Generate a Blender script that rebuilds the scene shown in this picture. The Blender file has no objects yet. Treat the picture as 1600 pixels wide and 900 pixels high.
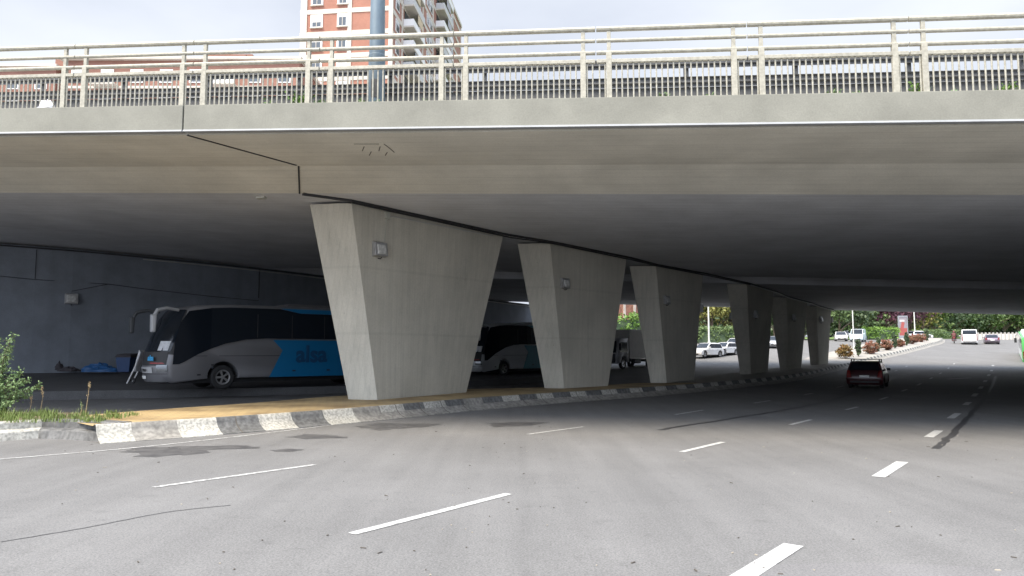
import bpy, bmesh, math, random
from mathutils import Vector, Matrix
R = math.radians
sc = bpy.context.scene
COL = sc.collection
rng = random.Random(7)

# ------------------------------------------------------------------ camera, sky, sun, exposure
F = 1155.0; CH = 1.7; PITCH = math.atan(100 / F)
cam_d = bpy.data.cameras.new('camera'); cam = bpy.data.objects.new('camera', cam_d); COL.objects.link(cam)
cam_d.sensor_width = 36; cam_d.lens = 36 * F / 1600; cam_d.clip_end = 6000; cam_d.clip_start = .1
cam.location = (0, 0, CH); cam.rotation_euler = (R(90) + PITCH, 0, 0)
sc.camera = cam

SUN_EL, SUN_AZ = R(57), R(226)          # azimuth clockwise from +Y (behind the camera, to the left)
w = bpy.data.worlds.new('World'); sc.world = w; w.use_nodes = True
nt = w.node_tree; nt.nodes.clear()
out = nt.nodes.new('ShaderNodeOutputWorld'); bg = nt.nodes.new('ShaderNodeBackground'); bg.inputs[1].default_value = .075
sky = nt.nodes.new('ShaderNodeTexSky'); sky.sky_type = 'NISHITA'; sky.sun_disc = False
sky.sun_elevation = SUN_EL; sky.sun_rotation = SUN_AZ; sky.dust_density = 4; sky.air_density = 1.2
hs = nt.nodes.new('ShaderNodeHueSaturation'); hs.inputs['Saturation'].default_value = .45
mx = nt.nodes.new('ShaderNodeMixRGB'); mx.inputs[0].default_value = .86
tc = nt.nodes.new('ShaderNodeTexCoord'); mp = nt.nodes.new('ShaderNodeMapping'); mp.inputs['Scale'].default_value = (1.2, 1.2, 3.2)
nz = nt.nodes.new('ShaderNodeTexNoise'); nz.inputs['Scale'].default_value = 2.3; nz.inputs['Detail'].default_value = 5
cr = nt.nodes.new('ShaderNodeValToRGB')
cr.color_ramp.elements[0].position = .3; cr.color_ramp.elements[0].color = (4.2, 4.9, 6.3, 1)
cr.color_ramp.elements[1].position = .7; cr.color_ramp.elements[1].color = (5.5, 6.25, 7.6, 1)
L = nt.links.new
L(tc.outputs['Generated'], mp.inputs[0]); L(mp.outputs[0], nz.inputs['Vector']); L(nz.outputs[0], cr.inputs[0])
L(sky.outputs[0], hs.inputs['Color']); L(hs.outputs[0], mx.inputs[1]); L(cr.outputs[0], mx.inputs[2])
# overcast: bright round the veiled sun behind the camera, dimmer on the opposite side
SUNV = (-.20, -.35, .915)
dt = nt.nodes.new('ShaderNodeVectorMath'); dt.operation = 'DOT_PRODUCT'; dt.inputs[1].default_value = SUNV
gr_ = nt.nodes.new('ShaderNodeValToRGB'); e = gr_.color_ramp.elements
e[0].position = .19; e[0].color = (.50, .465, .42, 1); e[1].position = .75; e[1].color = (1.5, 1.5, 1.5, 1)
ml = nt.nodes.new('ShaderNodeMixRGB'); ml.blend_type = 'MULTIPLY'; ml.inputs[0].default_value = 1
L(tc.outputs['Generated'], dt.inputs[0]); L(dt.outputs['Value'], gr_.inputs[0]); L(mx.outputs[0], ml.inputs[1]); L(gr_.outputs[0], ml.inputs[2])
L(ml.outputs[0], bg.inputs[0]); L(bg.outputs[0], out.inputs[0])

sun_d = bpy.data.lights.new('sun', 'SUN'); sun = bpy.data.objects.new('sun', sun_d); COL.objects.link(sun)
sun_d.energy = 1.4; sun_d.angle = R(32); sun_d.color = (1, .86, .65)
sv = Vector((math.sin(SUN_AZ) * math.cos(SUN_EL), math.cos(SUN_AZ) * math.cos(SUN_EL), math.sin(SUN_EL)))
sun.rotation_euler = sv.to_track_quat('Z', 'Y').to_euler()
vs = sc.view_settings; vs.view_transform = 'Standard'; vs.look = 'None'; vs.gamma = 1; vs.exposure = 2.3
try: vs.use_curve_mapping = False
except Exception: pass
sc.cycles.max_bounces = 10; sc.cycles.diffuse_bounces = 4; sc.cycles.glossy_bounces = 3; sc.cycles.transparent_max_bounces = 6
sc.cycles.sample_clamp_indirect = 6
sc.cycles.use_denoising = True

# ------------------------------------------------------------------ terrain profile and pixel rays (1600x900 photograph pixels)
KN = [(-80, 0), (50, 0), (60, .15), (66, .35), (72, .63), (76, .95), (80, 1.28), (90, 2.1), (100, 2.9), (115, 3.7), (140, 4.6), (180, 5.5), (400, 9), (3000, 9)]
RD = -.36
def g(y):
    for (a, za), (b, zb) in zip(KN, KN[1:]):
        if y <= b: return za + (zb - za) * (y - a) / (b - a)
    return KN[-1][1]
def rd(y): return g(y) + RD
def ray(px, py):
    cx = (px - 800) / F; cy = (450 - py) / F
    d = Vector((cx, math.cos(PITCH) - cy * math.sin(PITCH), math.sin(PITCH) + cy * math.cos(PITCH)))
    return d / d.y
def gnd(px, py, dz=0.0):
    d = ray(px, py); t = 2.0
    while t < 600:
        if CH + d.z * t < g(t) + dz: break
        t += .02
    return Vector((d.x * t, t, g(t) + dz))
def at(px, py, y):
    d = ray(px, py) * y; return Vector((d.x, d.y, d.z + CH))
BA = R(9.06); SL = -.0363                 # the bridge axis and its fall to the right
def bp(u, v, h):
    return Vector((u * math.cos(BA) + v * math.sin(BA), -u * math.sin(BA) + v * math.cos(BA), CH + h + SL * u))
def buv(p): return p.x * math.cos(BA) - p.y * math.sin(BA), p.x * math.sin(BA) + p.y * math.cos(BA)
def on_h(px, py, h):                      # a ray met with the sloping plane at height h of the bridge
    d = ray(px, py); du = d.x * math.cos(BA) - d.y * math.sin(BA)
    t = h / (d.z - SL * du); p = d * t; return p + Vector((0, 0, CH))
def on_v(px, py, v):
    d = ray(px, py); t = v / (d.x * math.sin(BA) + d.y * math.cos(BA)); return d * t + Vector((0, 0, CH))

# ------------------------------------------------------------------ materials
MATS = {}
def mat(name, col, rough=.6, metal=0.0, var=.0, scale=4.0, stretch=(1, 1, 1), bump=0.0, bscale=None, coat=0.0, spec=.5, var2=0, scale2=40, em=None, alt=None, pos=(.32, .68)):
    if name in MATS: return MATS[name]
    m = bpy.data.materials.new(name); m.use_nodes = True; t = m.node_tree; b = t.nodes['Principled BSDF']
    b.inputs['Roughness'].default_value = rough; b.inputs['Metallic'].default_value = metal
    b.inputs['Coat Weight'].default_value = coat; b.inputs['Specular IOR Level'].default_value = spec
    b.inputs['Base Color'].default_value = (*col, 1)
    if em: b.inputs['Emission Color'].default_value = (*em[0], 1); b.inputs['Emission Strength'].default_value = em[1]
    if var or bump or var2 or alt:
        tc = t.nodes.new('ShaderNodeTexCoord'); mp = t.nodes.new('ShaderNodeMapping'); mp.inputs['Scale'].default_value = stretch
        t.links.new(tc.outputs['Object'], mp.inputs[0])
        n = t.nodes.new('ShaderNodeTexNoise'); n.inputs['Scale'].default_value = scale; n.inputs['Detail'].default_value = 6; n.inputs['Roughness'].default_value = .62
        t.links.new(mp.outputs[0], n.inputs['Vector'])
        r = t.nodes.new('ShaderNodeValToRGB'); e = r.color_ramp.elements
        e[0].position = pos[0]; e[1].position = pos[1]
        lo = [c * (1 - var) for c in col]; hi = [min(1, c * (1 + var)) for c in col]
        if alt: lo = alt; hi = col
        e[0].color = (*lo, 1); e[1].color = (*hi, 1)
        t.links.new(n.outputs[0], r.inputs[0]); last = r.outputs[0]
        if var2:
            n2 = t.nodes.new('ShaderNodeTexNoise'); n2.inputs['Scale'].default_value = scale2; n2.inputs['Detail'].default_value = 3
            t.links.new(tc.outputs['Object'], n2.inputs['Vector'])
            r2 = t.nodes.new('ShaderNodeValToRGB'); r2.color_ramp.elements[0].position = .35; r2.color_ramp.elements[1].position = .65
            r2.color_ramp.elements[0].color = (1 - var2,) * 3 + (1,); r2.color_ramp.elements[1].color = (1 + var2,) * 3 + (1,)
            t.links.new(n2.outputs[0], r2.inputs[0])
            mm = t.nodes.new('ShaderNodeMixRGB'); mm.blend_type = 'MULTIPLY'; mm.inputs[0].default_value = 1
            t.links.new(last, mm.inputs[1]); t.links.new(r2.outputs[0], mm.inputs[2]); last = mm.outputs[0]
        t.links.new(last, b.inputs['Base Color'])
        if bump:
            n3 = t.nodes.new('ShaderNodeTexNoise'); n3.inputs['Scale'].default_value = bscale or scale * 8; n3.inputs['Detail'].default_value = 4
            t.links.new(mp.outputs[0], n3.inputs['Vector'])
            bm = t.nodes.new('ShaderNodeBump'); bm.inputs['Strength'].default_value = bump; bm.inputs['Distance'].default_value = .02
            t.links.new(n3.outputs[0], bm.inputs['Height']); t.links.new(bm.outputs[0], b.inputs['Normal'])
    MATS[name] = m; return m

def concrete(name, col, rot=0.0, board='v', streak=.16, pitch=.14, bump=.35, pour=0):
    """painted board-marked concrete: blotches, rain streaks, thin board seams, small pits"""
    if name in MATS: return MATS[name]
    m = bpy.data.materials.new(name); m.use_nodes = True; t = m.node_tree; b = t.nodes['Principled BSDF']; N = t.nodes.new; K = t.links.new
    b.inputs['Roughness'].default_value = .82; b.inputs['Specular IOR Level'].default_value = .3
    tc = N('ShaderNodeTexCoord'); mp = N('ShaderNodeMapping'); mp.inputs['Rotation'].default_value = (0, 0, rot); K(tc.outputs['Object'], mp.inputs[0])
    def noise(scale, st=(1, 1, 1), det=6, ro=.6):
        q = N('ShaderNodeMapping'); q.inputs['Scale'].default_value = st; K(mp.outputs[0], q.inputs[0])
        n = N('ShaderNodeTexNoise'); n.inputs['Scale'].default_value = scale; n.inputs['Detail'].default_value = det; n.inputs['Roughness'].default_value = ro
        K(q.outputs[0], n.inputs['Vector']); return n.outputs[0]
    def ramp(src, p0, c0, p1, c1):
        r = N('ShaderNodeValToRGB'); e = r.color_ramp.elements; e[0].position = p0; e[1].position = p1
        e[0].color = (c0, c0, c0, 1) if not isinstance(c0, tuple) else (*c0, 1); e[1].color = (c1, c1, c1, 1) if not isinstance(c1, tuple) else (*c1, 1)
        K(src, r.inputs[0]); return r.outputs[0]
    def mul(a, c):
        q = N('ShaderNodeMixRGB'); q.blend_type = 'MULTIPLY'; q.inputs[0].default_value = 1; K(a, q.inputs[1]); K(c, q.inputs[2]); return q.outputs[0]
    c = ramp(noise(.45), .3, tuple(x * .87 for x in col), .7, tuple(x * 1.1 for x in col))
    st = (5, 5, .22) if board == 'v' else ((.25, 5, 5) if board == 'h' else (1, 1, 1))
    c = mul(c, ramp(noise(1.1, st), .34, 1 - streak, .62, 1.04))
    c = mul(c, ramp(noise(26, det=3), .30, .90, .62, 1.03))
    wv = N('ShaderNodeTexWave'); wv.wave_type = 'BANDS'; wv.bands_direction = 'X' if board == 'v' else 'Y'; wv.inputs['Scale'].default_value = .314 / pitch
    wv.inputs['Distortion'].default_value = .35; wv.inputs['Detail'].default_value = 2; wv.inputs['Detail Scale'].default_value = .8
    K(mp.outputs[0], wv.inputs['Vector'])
    seam = ramp(wv.outputs[0], .0, .0, .10, 1.0)
    c = mul(c, ramp(wv.outputs[0], .0, .93, .09, 1.0))
    if pour:                              # pour joints every few metres and scattered tie holes
        wz = N('ShaderNodeTexWave'); wz.wave_type = 'BANDS'; wz.bands_direction = 'Z'; wz.inputs['Scale'].default_value = .314 / pour; wz.inputs['Distortion'].default_value = .12; wz.inputs['Detail Scale'].default_value = .6
        K(tc.outputs['Object'], wz.inputs['Vector']); c = mul(c, ramp(wz.outputs[0], .0, .93, .008, 1.0))
        vo = N('ShaderNodeTexVoronoi'); vo.inputs['Scale'].default_value = 1.1; vo.inputs['Randomness'].default_value = .55; K(tc.outputs['Object'], vo.inputs['Vector']); c = mul(c, ramp(vo.outputs['Distance'], .02, .7, .032, 1.0))
        c = mul(c, ramp(noise(1.7, (1.6, 1.6, .35), 8, .7), .30, .86, .44, 1.0))
    K(c, b.inputs['Base Color'])
    b1 = N('ShaderNodeBump'); b1.inputs['Strength'].default_value = bump; b1.inputs['Distance'].default_value = .012; K(seam, b1.inputs['Height'])
    b2 = N('ShaderNodeBump'); b2.inputs['Strength'].default_value = .3; b2.inputs['Distance'].default_value = .012; K(noise(14, st if board != 'n' else (1, 1, 1)), b2.inputs['Height'])
    K(b1.outputs[0], b2.inputs['Normal']); K(b2.outputs[0], b.inputs['Normal'])
    MATS[name] = m; return m

def asphalt(name, col, dirt=.12):
    if name in MATS: return MATS[name]
    m = bpy.data.materials.new(name); m.use_nodes = True; t = m.node_tree; b = t.nodes['Principled BSDF']; N = t.nodes.new; K = t.links.new
    b.inputs['Roughness'].default_value = .78; b.inputs['Specular IOR Level'].default_value = .35
    tc = N('ShaderNodeTexCoord')
    def noise(scale, st=(1, 1, 1), rot=0, det=6, ro=.6):
        q = N('ShaderNodeMapping'); q.inputs['Scale'].default_value = st; q.inputs['Rotation'].default_value = (0, 0, rot); K(tc.outputs['Object'], q.inputs[0])
        n = N('ShaderNodeTexNoise'); n.inputs['Scale'].default_value = scale; n.inputs['Detail'].default_value = det; n.inputs['Roughness'].default_value = ro
        K(q.outputs[0], n.inputs['Vector']); return n.outputs[0]
    def ramp(src, p0, c0, p1, c1):
        r = N('ShaderNodeValToRGB'); e = r.color_ramp.elements; e[0].position = p0; e[1].position = p1
        e[0].color = (c0, c0, c0, 1) if not isinstance(c0, tuple) else (*c0, 1); e[1].color = (c1, c1, c1, 1) if not isinstance(c1, tuple) else (*c1, 1)
        K(src, r.inputs[0]); return r.outputs[0]
    def mul(a, c):
        q = N('ShaderNodeMixRGB'); q.blend_type = 'MULTIPLY'; q.inputs[0].default_value = 1; K(a, q.inputs[1]); K(c, q.inputs[2]); return q.outputs[0]
    c = ramp(noise(.35), .3, tuple(x * (1 - dirt) for x in col), .7, tuple(x * (1 + dirt * .7) for x in col))
    c = mul(c, ramp(noise(.9, (2.2, .12, 1), R(36)), .3, .88, .66, 1.05))        # wear along the wheel tracks
    c = mul(c, ramp(noise(42, det=2), .33, .72, .62, 1.14))                       # aggregate
    c = mul(c, ramp(noise(160, det=1), .36, .78, .6, 1.12))
    c = mul(c, ramp(noise(3.1, det=8, ro=.72), .28, .82, .45, 1.0))
    v = N('ShaderNodeTexVoronoi'); v.inputs['Scale'].default_value = 1.9; K(tc.outputs['Object'], v.inputs['Vector'])
    c = mul(c, ramp(v.outputs['Distance'], .018, .45, .03, 1.0))                  # small oil drops and grit
    K(c, b.inputs['Base Color'])
    bm = N('ShaderNodeBump'); bm.inputs['Strength'].default_value = .35; bm.inputs['Distance'].default_value = .01; K(noise(90, det=3), bm.inputs['Height']); K(bm.outputs[0], b.inputs['Normal'])
    MATS[name] = m; return m

def glass_mat(name, col=(.012, .016, .02), rough=.06):
    return mat(name, col, rough, 0, spec=.6, coat=.0)

# ------------------------------------------------------------------ mesh builder
class MB:
    def __init__(s): s.v = []; s.f = []; s.m = []; s.sm = []
    def add(s, vs, fs, mi=0, smooth=False):
        o = len(s.v); s.v += [tuple(p) for p in vs]
        for f in fs: s.f.append([i + o for i in f]); s.m.append(mi); s.sm.append(smooth)
        return s
    def quad(s, a, b, c, d, mi=0): return s.add([a, b, c, d], [(0, 1, 2, 3)], mi)
    def box(s, c, d, mi=0, rz=0.0, ry=0.0):
        x, y, z = d[0] / 2, d[1] / 2, d[2] / 2
        M_ = Matrix.Translation(c) @ Matrix.Rotation(rz, 4, 'Z') @ Matrix.Rotation(ry, 4, 'Y')
        p = [M_ @ Vector(q) for q in ((-x, -y, -z), (x, -y, -z), (x, y, -z), (-x, y, -z), (-x, -y, z), (x, -y, z), (x, y, z), (-x, y, z))]
        return s.add(p, [(0, 3, 2, 1), (4, 5, 6, 7), (0, 1, 5, 4), (1, 2, 6, 5), (2, 3, 7, 6), (3, 0, 4, 7)], mi)
    def hexa(s, lo, hi, mi=0):            # prism between two rings
        n = len(lo)
        return s.add(list(lo) + list(hi), [tuple(range(n))[::-1], tuple(range(n, 2 * n))] + [(i, (i + 1) % n, n + (i + 1) % n, n + i) for i in range(n)], mi)
    def sweep(s, ring_fn, pts, mi=0, closed=True, caps=True, smooth=False):
        rings = [ring_fn(i, p) for i, p in enumerate(pts)]; n = len(rings[0]); V = [q for r in rings for q in r]; fs = []
        for i in range(len(rings) - 1):
            for k in range(n if closed else n - 1):
                a = i * n + k; b = i * n + (k + 1) % n
                fs.append((a, b, b + n, a + n))
        s.add(V, fs, mi, smooth)
        if caps and closed:
            s.add(rings[0], [tuple(range(n))[::-1]], mi); s.add(rings[-1], [tuple(range(n))], mi)
        return s
    def tube(s, pts, r, n=8, mi=0, smooth=True):
        pts = [Vector(p) for p in pts]; rr = r if isinstance(r, (list, tuple)) else [r] * len(pts)
        def ring(i, p):
            d = (pts[min(i + 1, len(pts) - 1)] - pts[max(i - 1, 0)]).normalized()
            a = d.cross(Vector((0, 0, 1)));
            if a.length < .05: a = d.cross(Vector((1, 0, 0)))
            a.normalize(); b = d.cross(a)
            return [p + (a * math.cos(k * 2 * math.pi / n) + b * math.sin(k * 2 * math.pi / n)) * rr[i] for k in range(n)]
        return s.sweep(ring, pts, mi, True, True, smooth)
    def lathe(s, prof, c=(0, 0, 0), axis='z', n=24, mi=0, smooth=True):
        c = Vector(c)
        def pt(r, h, a):
            x, y = r * math.cos(a), r * math.sin(a)
            return c + (Vector((x, y, h)) if axis == 'z' else Vector((x, h, y)) if axis == 'y' else Vector((h, x, y)))
        rings = [[pt(r, h, k * 2 * math.pi / n) for k in range(n)] for r, h in prof]
        V = [q for r in rings for q in r]; fs = []
        for i in range(len(rings) - 1):
            for k in range(n): fs.append((i * n + k, i * n + (k + 1) % n, (i + 1) * n + (k + 1) % n, (i + 1) * n + k))
        return s.add(V, fs, mi, smooth)
    def build(s, name, mats, parent=None, sharp=35, bevel=0.0, recalc=True):
        me = bpy.data.meshes.new(name); me.from_pydata(s.v, [], s.f)
        if not isinstance(mats, (list, tuple)): mats = [mats]
        for m in mats: me.materials.append(m)
        me.polygons.foreach_set('material_index', s.m); me.polygons.foreach_set('use_smooth', s.sm)
        me.update()
        if recalc:
            bm = bmesh.new(); bm.from_mesh(me); bmesh.ops.remove_doubles(bm, verts=bm.verts, dist=1e-5)
            bmesh.ops.recalc_face_normals(bm, faces=bm.faces)
            if bevel:
                ed = [e for e in bm.edges if len(e.link_faces) == 2 and e.calc_face_angle(0) > .6]
                bmesh.ops.bevel(bm, geom=ed, offset=bevel, segments=2, affect='EDGES', profile=.6)
            bm.to_mesh(me); bm.free()
        if any(s.sm) and sharp: me.set_sharp_from_angle(angle=R(sharp))
        o = bpy.data.objects.new(name, me); COL.objects.link(o)
        if parent: o.parent = parent
        return o
def tag(o, label=None, cat=None, group=None, kind=None):
    if label: o['label'] = label
    if cat: o['category'] = cat
    if group: o['group'] = group
    if kind: o['kind'] = kind
    return o
def thing(name, label, cat, loc=(0, 0, 0), rz=0.0, group=None):
    o = bpy.data.objects.new(name, None); COL.objects.link(o); o.empty_display_size = .2
    o.location = loc; o.rotation_euler = (0, 0, rz); return tag(o, label, cat, group)
def dup(root, loc, rz, label, group=None, scale=None):
    def cp(o, par):
        c = o.copy(); COL.objects.link(c); c.parent = par
        for ch in list(o.children): cp(ch, c)
        return c
    c = cp(root, None); c.location = loc; c.rotation_euler = (0, 0, rz); c['label'] = label
    if group: c['group'] = group
    if scale: c.scale = (scale,) * 3 if not isinstance(scale, (tuple, list)) else scale
    return c
def text_part(name, body, size, m, parent, loc, rot, extrude=.004, bold=0.0, sx=1.0):
    cu = bpy.data.curves.new(name, 'FONT'); cu.body = body; cu.size = size; cu.extrude = extrude; cu.align_x = 'CENTER'; cu.align_y = 'CENTER'; cu.offset = bold
    t = bpy.data.objects.new(name, cu); COL.objects.link(t)
    bpy.context.view_layer.update()
    me = bpy.data.meshes.new_from_object(t.evaluated_get(bpy.context.evaluated_depsgraph_get()))
    bpy.data.objects.remove(t); me.materials.clear(); me.materials.append(m)
    o = bpy.data.objects.new(name, me); COL.objects.link(o); o.parent = parent; o.location = loc; o.rotation_euler = rot; o.scale = (sx, 1, 1)
    return o
def smoothline(pts, n=8):                 # Catmull-Rom through points
    P = [Vector(p) for p in pts]; P = [P[0] * 2 - P[1]] + P + [P[-1] * 2 - P[-2]]; o = []
    for i in range(1, len(P) - 2):
        for k in range(n):
            t = k / n; a, b, c, d = P[i - 1:i + 3]
            o.append(.5 * ((2 * b) + (c - a) * t + (2 * a - 5 * b + 4 * c - d) * t * t + (3 * b - a - 3 * c + d) * t ** 3))
    return o + [P[-2]]
def left_of(pts, d):                      # offset a plan polyline to its left
    o = []
    for i, p in enumerate(pts):
        t = pts[min(i + 1, len(pts) - 1)] - pts[max(i - 1, 0)]; t.z = 0; t.normalize()
        o.append(p + Vector((-t.y, t.x, 0)) * d)
    return o

# ------------------------------------------------------------------ ground, road, markings
asp = asphalt('worn_asphalt', (.141, .139, .136))
asp_d = asphalt('fresh_asphalt', (.15, .147, .146))
MB_ = MB()
xs = [-1500, -300, -120, -60, -30, 0, 30, 60, 120, 300, 1500]
ys = [k[0] for k in KN]
V = [(x, y, rd(y)) for y in ys for x in xs]; n = len(xs)
MB_.add(V, [(j * n + i, j * n + i + 1, (j + 1) * n + i + 1, (j + 1) * n + i) for j in range(len(ys) - 1) for i in range(n - 1)])
tag(MB_.build('ground_asphalt', asp), kind='structure')

def flat(name, pts, m, lift, lvl=rd, kind='structure'):
    b = MB(); b.add([(p.x, p.y, lvl(p.y) + lift) for p in pts], [tuple(range(len(pts)))])
    return tag(b.build(name, m), kind=kind)
def strip(b, line, w0, w1, lift, lvl=rd, mi=0):
    a = left_of(line, w0); c = left_of(line, w1)
    V = []
    for p, q in zip(a, c): V += [(p.x, p.y, lvl(p.y) + lift), (q.x, q.y, lvl(q.y) + lift)]
    b.add(V, [(2 * i, 2 * i + 1, 2 * i + 3, 2 * i + 2) for i in range(len(line) - 1)], mi)

paint = mat('road_paint', (.37, .37, .36), .7, alt=(.24, .235, .225), pos=(.33, .42), scale=9, var2=.22, scale2=18)
paint_worn = mat('worn_road_paint', (.34, .34, .33), .75, alt=(.21, .205, .2), pos=(.36, .52), scale=9, var2=.3, scale2=16)
def gr(px, py): return gnd(px, py, RD)
dashes = MB()
def dash(p0, p1, wd, mi=0):
    a, b = gr(*p0), gr(*p1); d = (b - a); d.z = 0; d.normalize(); nrm = Vector((-d.y, d.x, 0)) * wd / 2
    q = [a + nrm, a - nrm, b - nrm, b + nrm]
    dashes.add([(p.x, p.y, rd(p.y) + .007) for p in q], [(0, 1, 2, 3)], mi)
for a, b in [((1150, 909), (1240, 852)), ((1372, 745.5), (1410, 722)), ((1451, 683.5), (1467, 673)), ((1485, 654), (1497, 646)), ((1508, 633), (1514, 628.5)), ((1521, 619.5), (1525.5, 615)), ((1531, 607.5), (1534, 604)), ((1538, 597), (1540.5, 594)), ((1544, 587.5), (1546, 585)), ((1548.5, 580), (1550, 578)), ((1551, 572), (1552, 570.5))]: dash(a, b, .21)
for a, b in [((550, 835), (795, 772)), ((1065, 706.5), (1130, 691)), ((1235, 664), (1267, 656)), ((1322, 640.5), (1340, 636)), ((1375, 624.5), (1387, 620.5)), ((1409, 611.5), (1417, 608.5)), ((1433, 602), (1439, 599.5)), ((1453, 592), (1457, 590)), ((1468, 584), (1471, 582.5)), ((1481, 576), (1483, 574.8)), ((1490, 569), (1491.5, 568))]: dash(a, b, .135)
for a, b in [((240, 762), (492, 726.5)), ((825, 679), (912, 667)), ((1055, 648), (1099, 641)), ((1178, 630), (1204, 626)), ((1257, 617), (1270, 614.5)), ((1308, 605.5), (1318, 603)), ((1360, 590.5), (1366, 588.5)), ((1398, 580), (1402, 578.5)), ((1415, 573), (1418, 572))]: dash(a, b, .12, 1)
# the faded arrow beneath the bridge and solid edge line along the kerb
dash((1480, 592.5), (1516, 590.5), .35, 1)
edge = smoothline([gr(-60, 724), gr(0, 718), gr(240, 697), gr(490, 668), gr(640, 648)], 6)
strip(dashes, edge, -.05, .05, .007, mi=1)
tag(dashes.build('road_markings', [paint, paint_worn]), kind='structure')

seam = mat('tar_seam', (.035, .035, .037), .6, var=.3, scale=3)
seams = MB()
for ln, w_ in (([(1030, 672), (1085, 663), (1190, 646.5), (1250, 636), (1310, 622), (1390, 594), (1450, 573)], .09), ([(1462, 701), (1480, 686), (1500, 665), (1518, 646), (1535, 626), (1548, 606), (1556, 588)], .09), ([(0, 848), (130, 826), (260, 801), (360, 790)], .012)):
    l = smoothline([gr(*p) for p in ln], 8)
    for i, p in enumerate(l): l[i] = p + Vector((rng.uniform(-.05, .05), rng.uniform(-.05, .05), 0)) * min(1, w_ * 10)
    strip(seams, l, -w_, w_ * (.7 + .3 * rng.random()), .004)
tag(seams.build('asphalt_seams', seam), kind='structure')
flat('asphalt_patch', [gr(*p) for p in ((1180, 884), (1330, 880), (1480, 884), (1700, 900), (1800, 980), (1100, 980))], asp_d, .003)
# twigs, grit and bits of leaf scattered on the carriageway
grit = MB(); r_ = random.Random(21)
for _ in range(230):
    t_ = 5.5 + 22 * r_.random() ** 1.6; x = (r_.random() - .45) * t_ * 1.35; z = rd(t_); a = r_.random() * 3.14; l_ = r_.choice((.008, .012, .015, .03)) * r_.uniform(.7, 1.4); w_ = min(l_, r_.uniform(.004, .009)); u_ = Vector((math.cos(a), math.sin(a), 0)); n_ = Vector((-u_.y, u_.x, 0)); c = Vector((x, t_, z + .004))
    grit.hexa([c - u_ * l_ - n_ * w_, c + u_ * l_ - n_ * w_, c + u_ * l_ + n_ * w_, c - u_ * l_ + n_ * w_], [q + Vector((0, 0, .008)) for q in (c - u_ * l_ * .8 - n_ * w_ * .8, c + u_ * l_ * .8 - n_ * w_ * .8, c + u_ * l_ * .8 + n_ * w_ * .8, c - u_ * l_ * .8 + n_ * w_ * .8)], r_.choice((0, 0, 0, 1)))
tag(grit.build('road_grit', [mat('dark_grit', (.075, .065, .055), .9), mat('pale_grit', (.3, .27, .22), .9)], recalc=False), kind='stuff')
# oil and water stains by the kerb
st = mat('damp_stain', (.05, .049, .051), .5, alt=(.085, .083, .082), pos=(.42, .62), scale=3)
stains = MB()
for pl in ([(190, 706), (235, 699), (330, 697), (405, 698), (395, 701), (330, 703), (320, 708), (262, 713), (225, 713)], [(425, 704), (450, 701.5), (472, 703), (455, 706), (432, 706)],
           [(560, 666), (590, 662), (660, 662), (688, 664), (650, 668), (600, 672), (575, 670)], [(760, 662), (800, 660), (850, 660), (835, 664), (780, 667)], [(450, 683), (480, 679), (515, 680), (540, 684), (480, 686)]):
    q = smoothline([gr(*p) for p in pl + [pl[0]]], 16)[:-1]; c = sum(q, Vector()) / len(q); n_ = len(q)
    q = [c + (p - c) * (1 + .10 * math.sin(5 * a + c.x) + .07 * math.sin(11 * a + 2) + .05 * math.sin(23 * a + c.y)) for p, a in zip(q, [i * 6.2832 / n_ for i in range(n_)])]
    stains.add([(p.x, p.y, rd(p.y) + .004) for p in q], [tuple(range(n_))])
tag(stains.build('road_stains', st), kind='structure')

# ------------------------------------------------------------------ median island: paving and striped kerb
KT = [(-9.55, 17.15), (-7.3, 19.3), (-4.5, 22.6), (-1.7, 26.6), (1.35, 30.2), (7.0, 36.0), (13.2, 43.8), (20.6, 54.2), (28.9, 67.0), (37.6, 78.0), (48.2, 90), (60.7, 105.6), (72, 124)]
kt = smoothline([Vector((x, y, 0)) for x, y in KT], 10)
BK = [(-11.9, 19.4), (-10.5, 22.2), (-8.6, 25.2), (-6.7, 29.0), (-2.5, 33.9), (1.0, 35.7), (6.9, 41.0), (15.8, 55.2), (21.4, 62.8), (26.6, 69.3), (30.5, 77.2), (38, 87), (48, 100), (58, 113), (68, 128)]
bk = smoothline([Vector((x, y, 0)) for x, y in BK], 8)
def tile_mat():
    m = bpy.data.materials.new('yellow_paving'); m.use_nodes = True; t = m.node_tree; b = t.nodes['Principled BSDF']; N = t.nodes.new; K = t.links.new
    b.inputs['Roughness'].default_value = .8
    tc = N('ShaderNodeTexCoord'); mp = N('ShaderNodeMapping'); mp.inputs['Rotation'].default_value = (0, 0, R(-40)); K(tc.outputs['Object'], mp.inputs[0])
    br = N('ShaderNodeTexBrick'); br.offset = .5; br.inputs['Scale'].default_value = 1; br.inputs['Brick Width'].default_value = .3; br.inputs['Row Height'].default_value = .3; br.inputs['Mortar Size'].default_value = .012
    br.inputs['Color1'].default_value = (.36, .27, .135, 1); br.inputs['Color2'].default_value = (.32, .24, .12, 1); br.inputs['Mortar'].default_value = (.22, .17, .11, 1)
    K(mp.outputs[0], br.inputs['Vector'])
    n = N('ShaderNodeTexNoise'); n.inputs['Scale'].default_value = .7; n.inputs['Detail'].default_value = 7; K(tc.outputs['Object'], n.inputs['Vector'])
    r = N('ShaderNodeValToRGB'); r.color_ramp.elements[0].position = .34; r.color_ramp.elements[0].color = (.62, .57, .52, 1); r.color_ramp.elements[1].position = .55; r.color_ramp.elements[1].color = (1.05, 1.03, 1, 1); K(n.outputs[0], r.inputs[0])
    q = N('ShaderNodeMixRGB'); q.blend_type = 'MULTIPLY'; q.inputs[0].default_value = 1; K(br.outputs[0], q.inputs[1]); K(r.outputs[0], q.inputs[2]); K(q.outputs[0], b.inputs['Base Color'])
    return m
tile = tile_mat()
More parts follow.
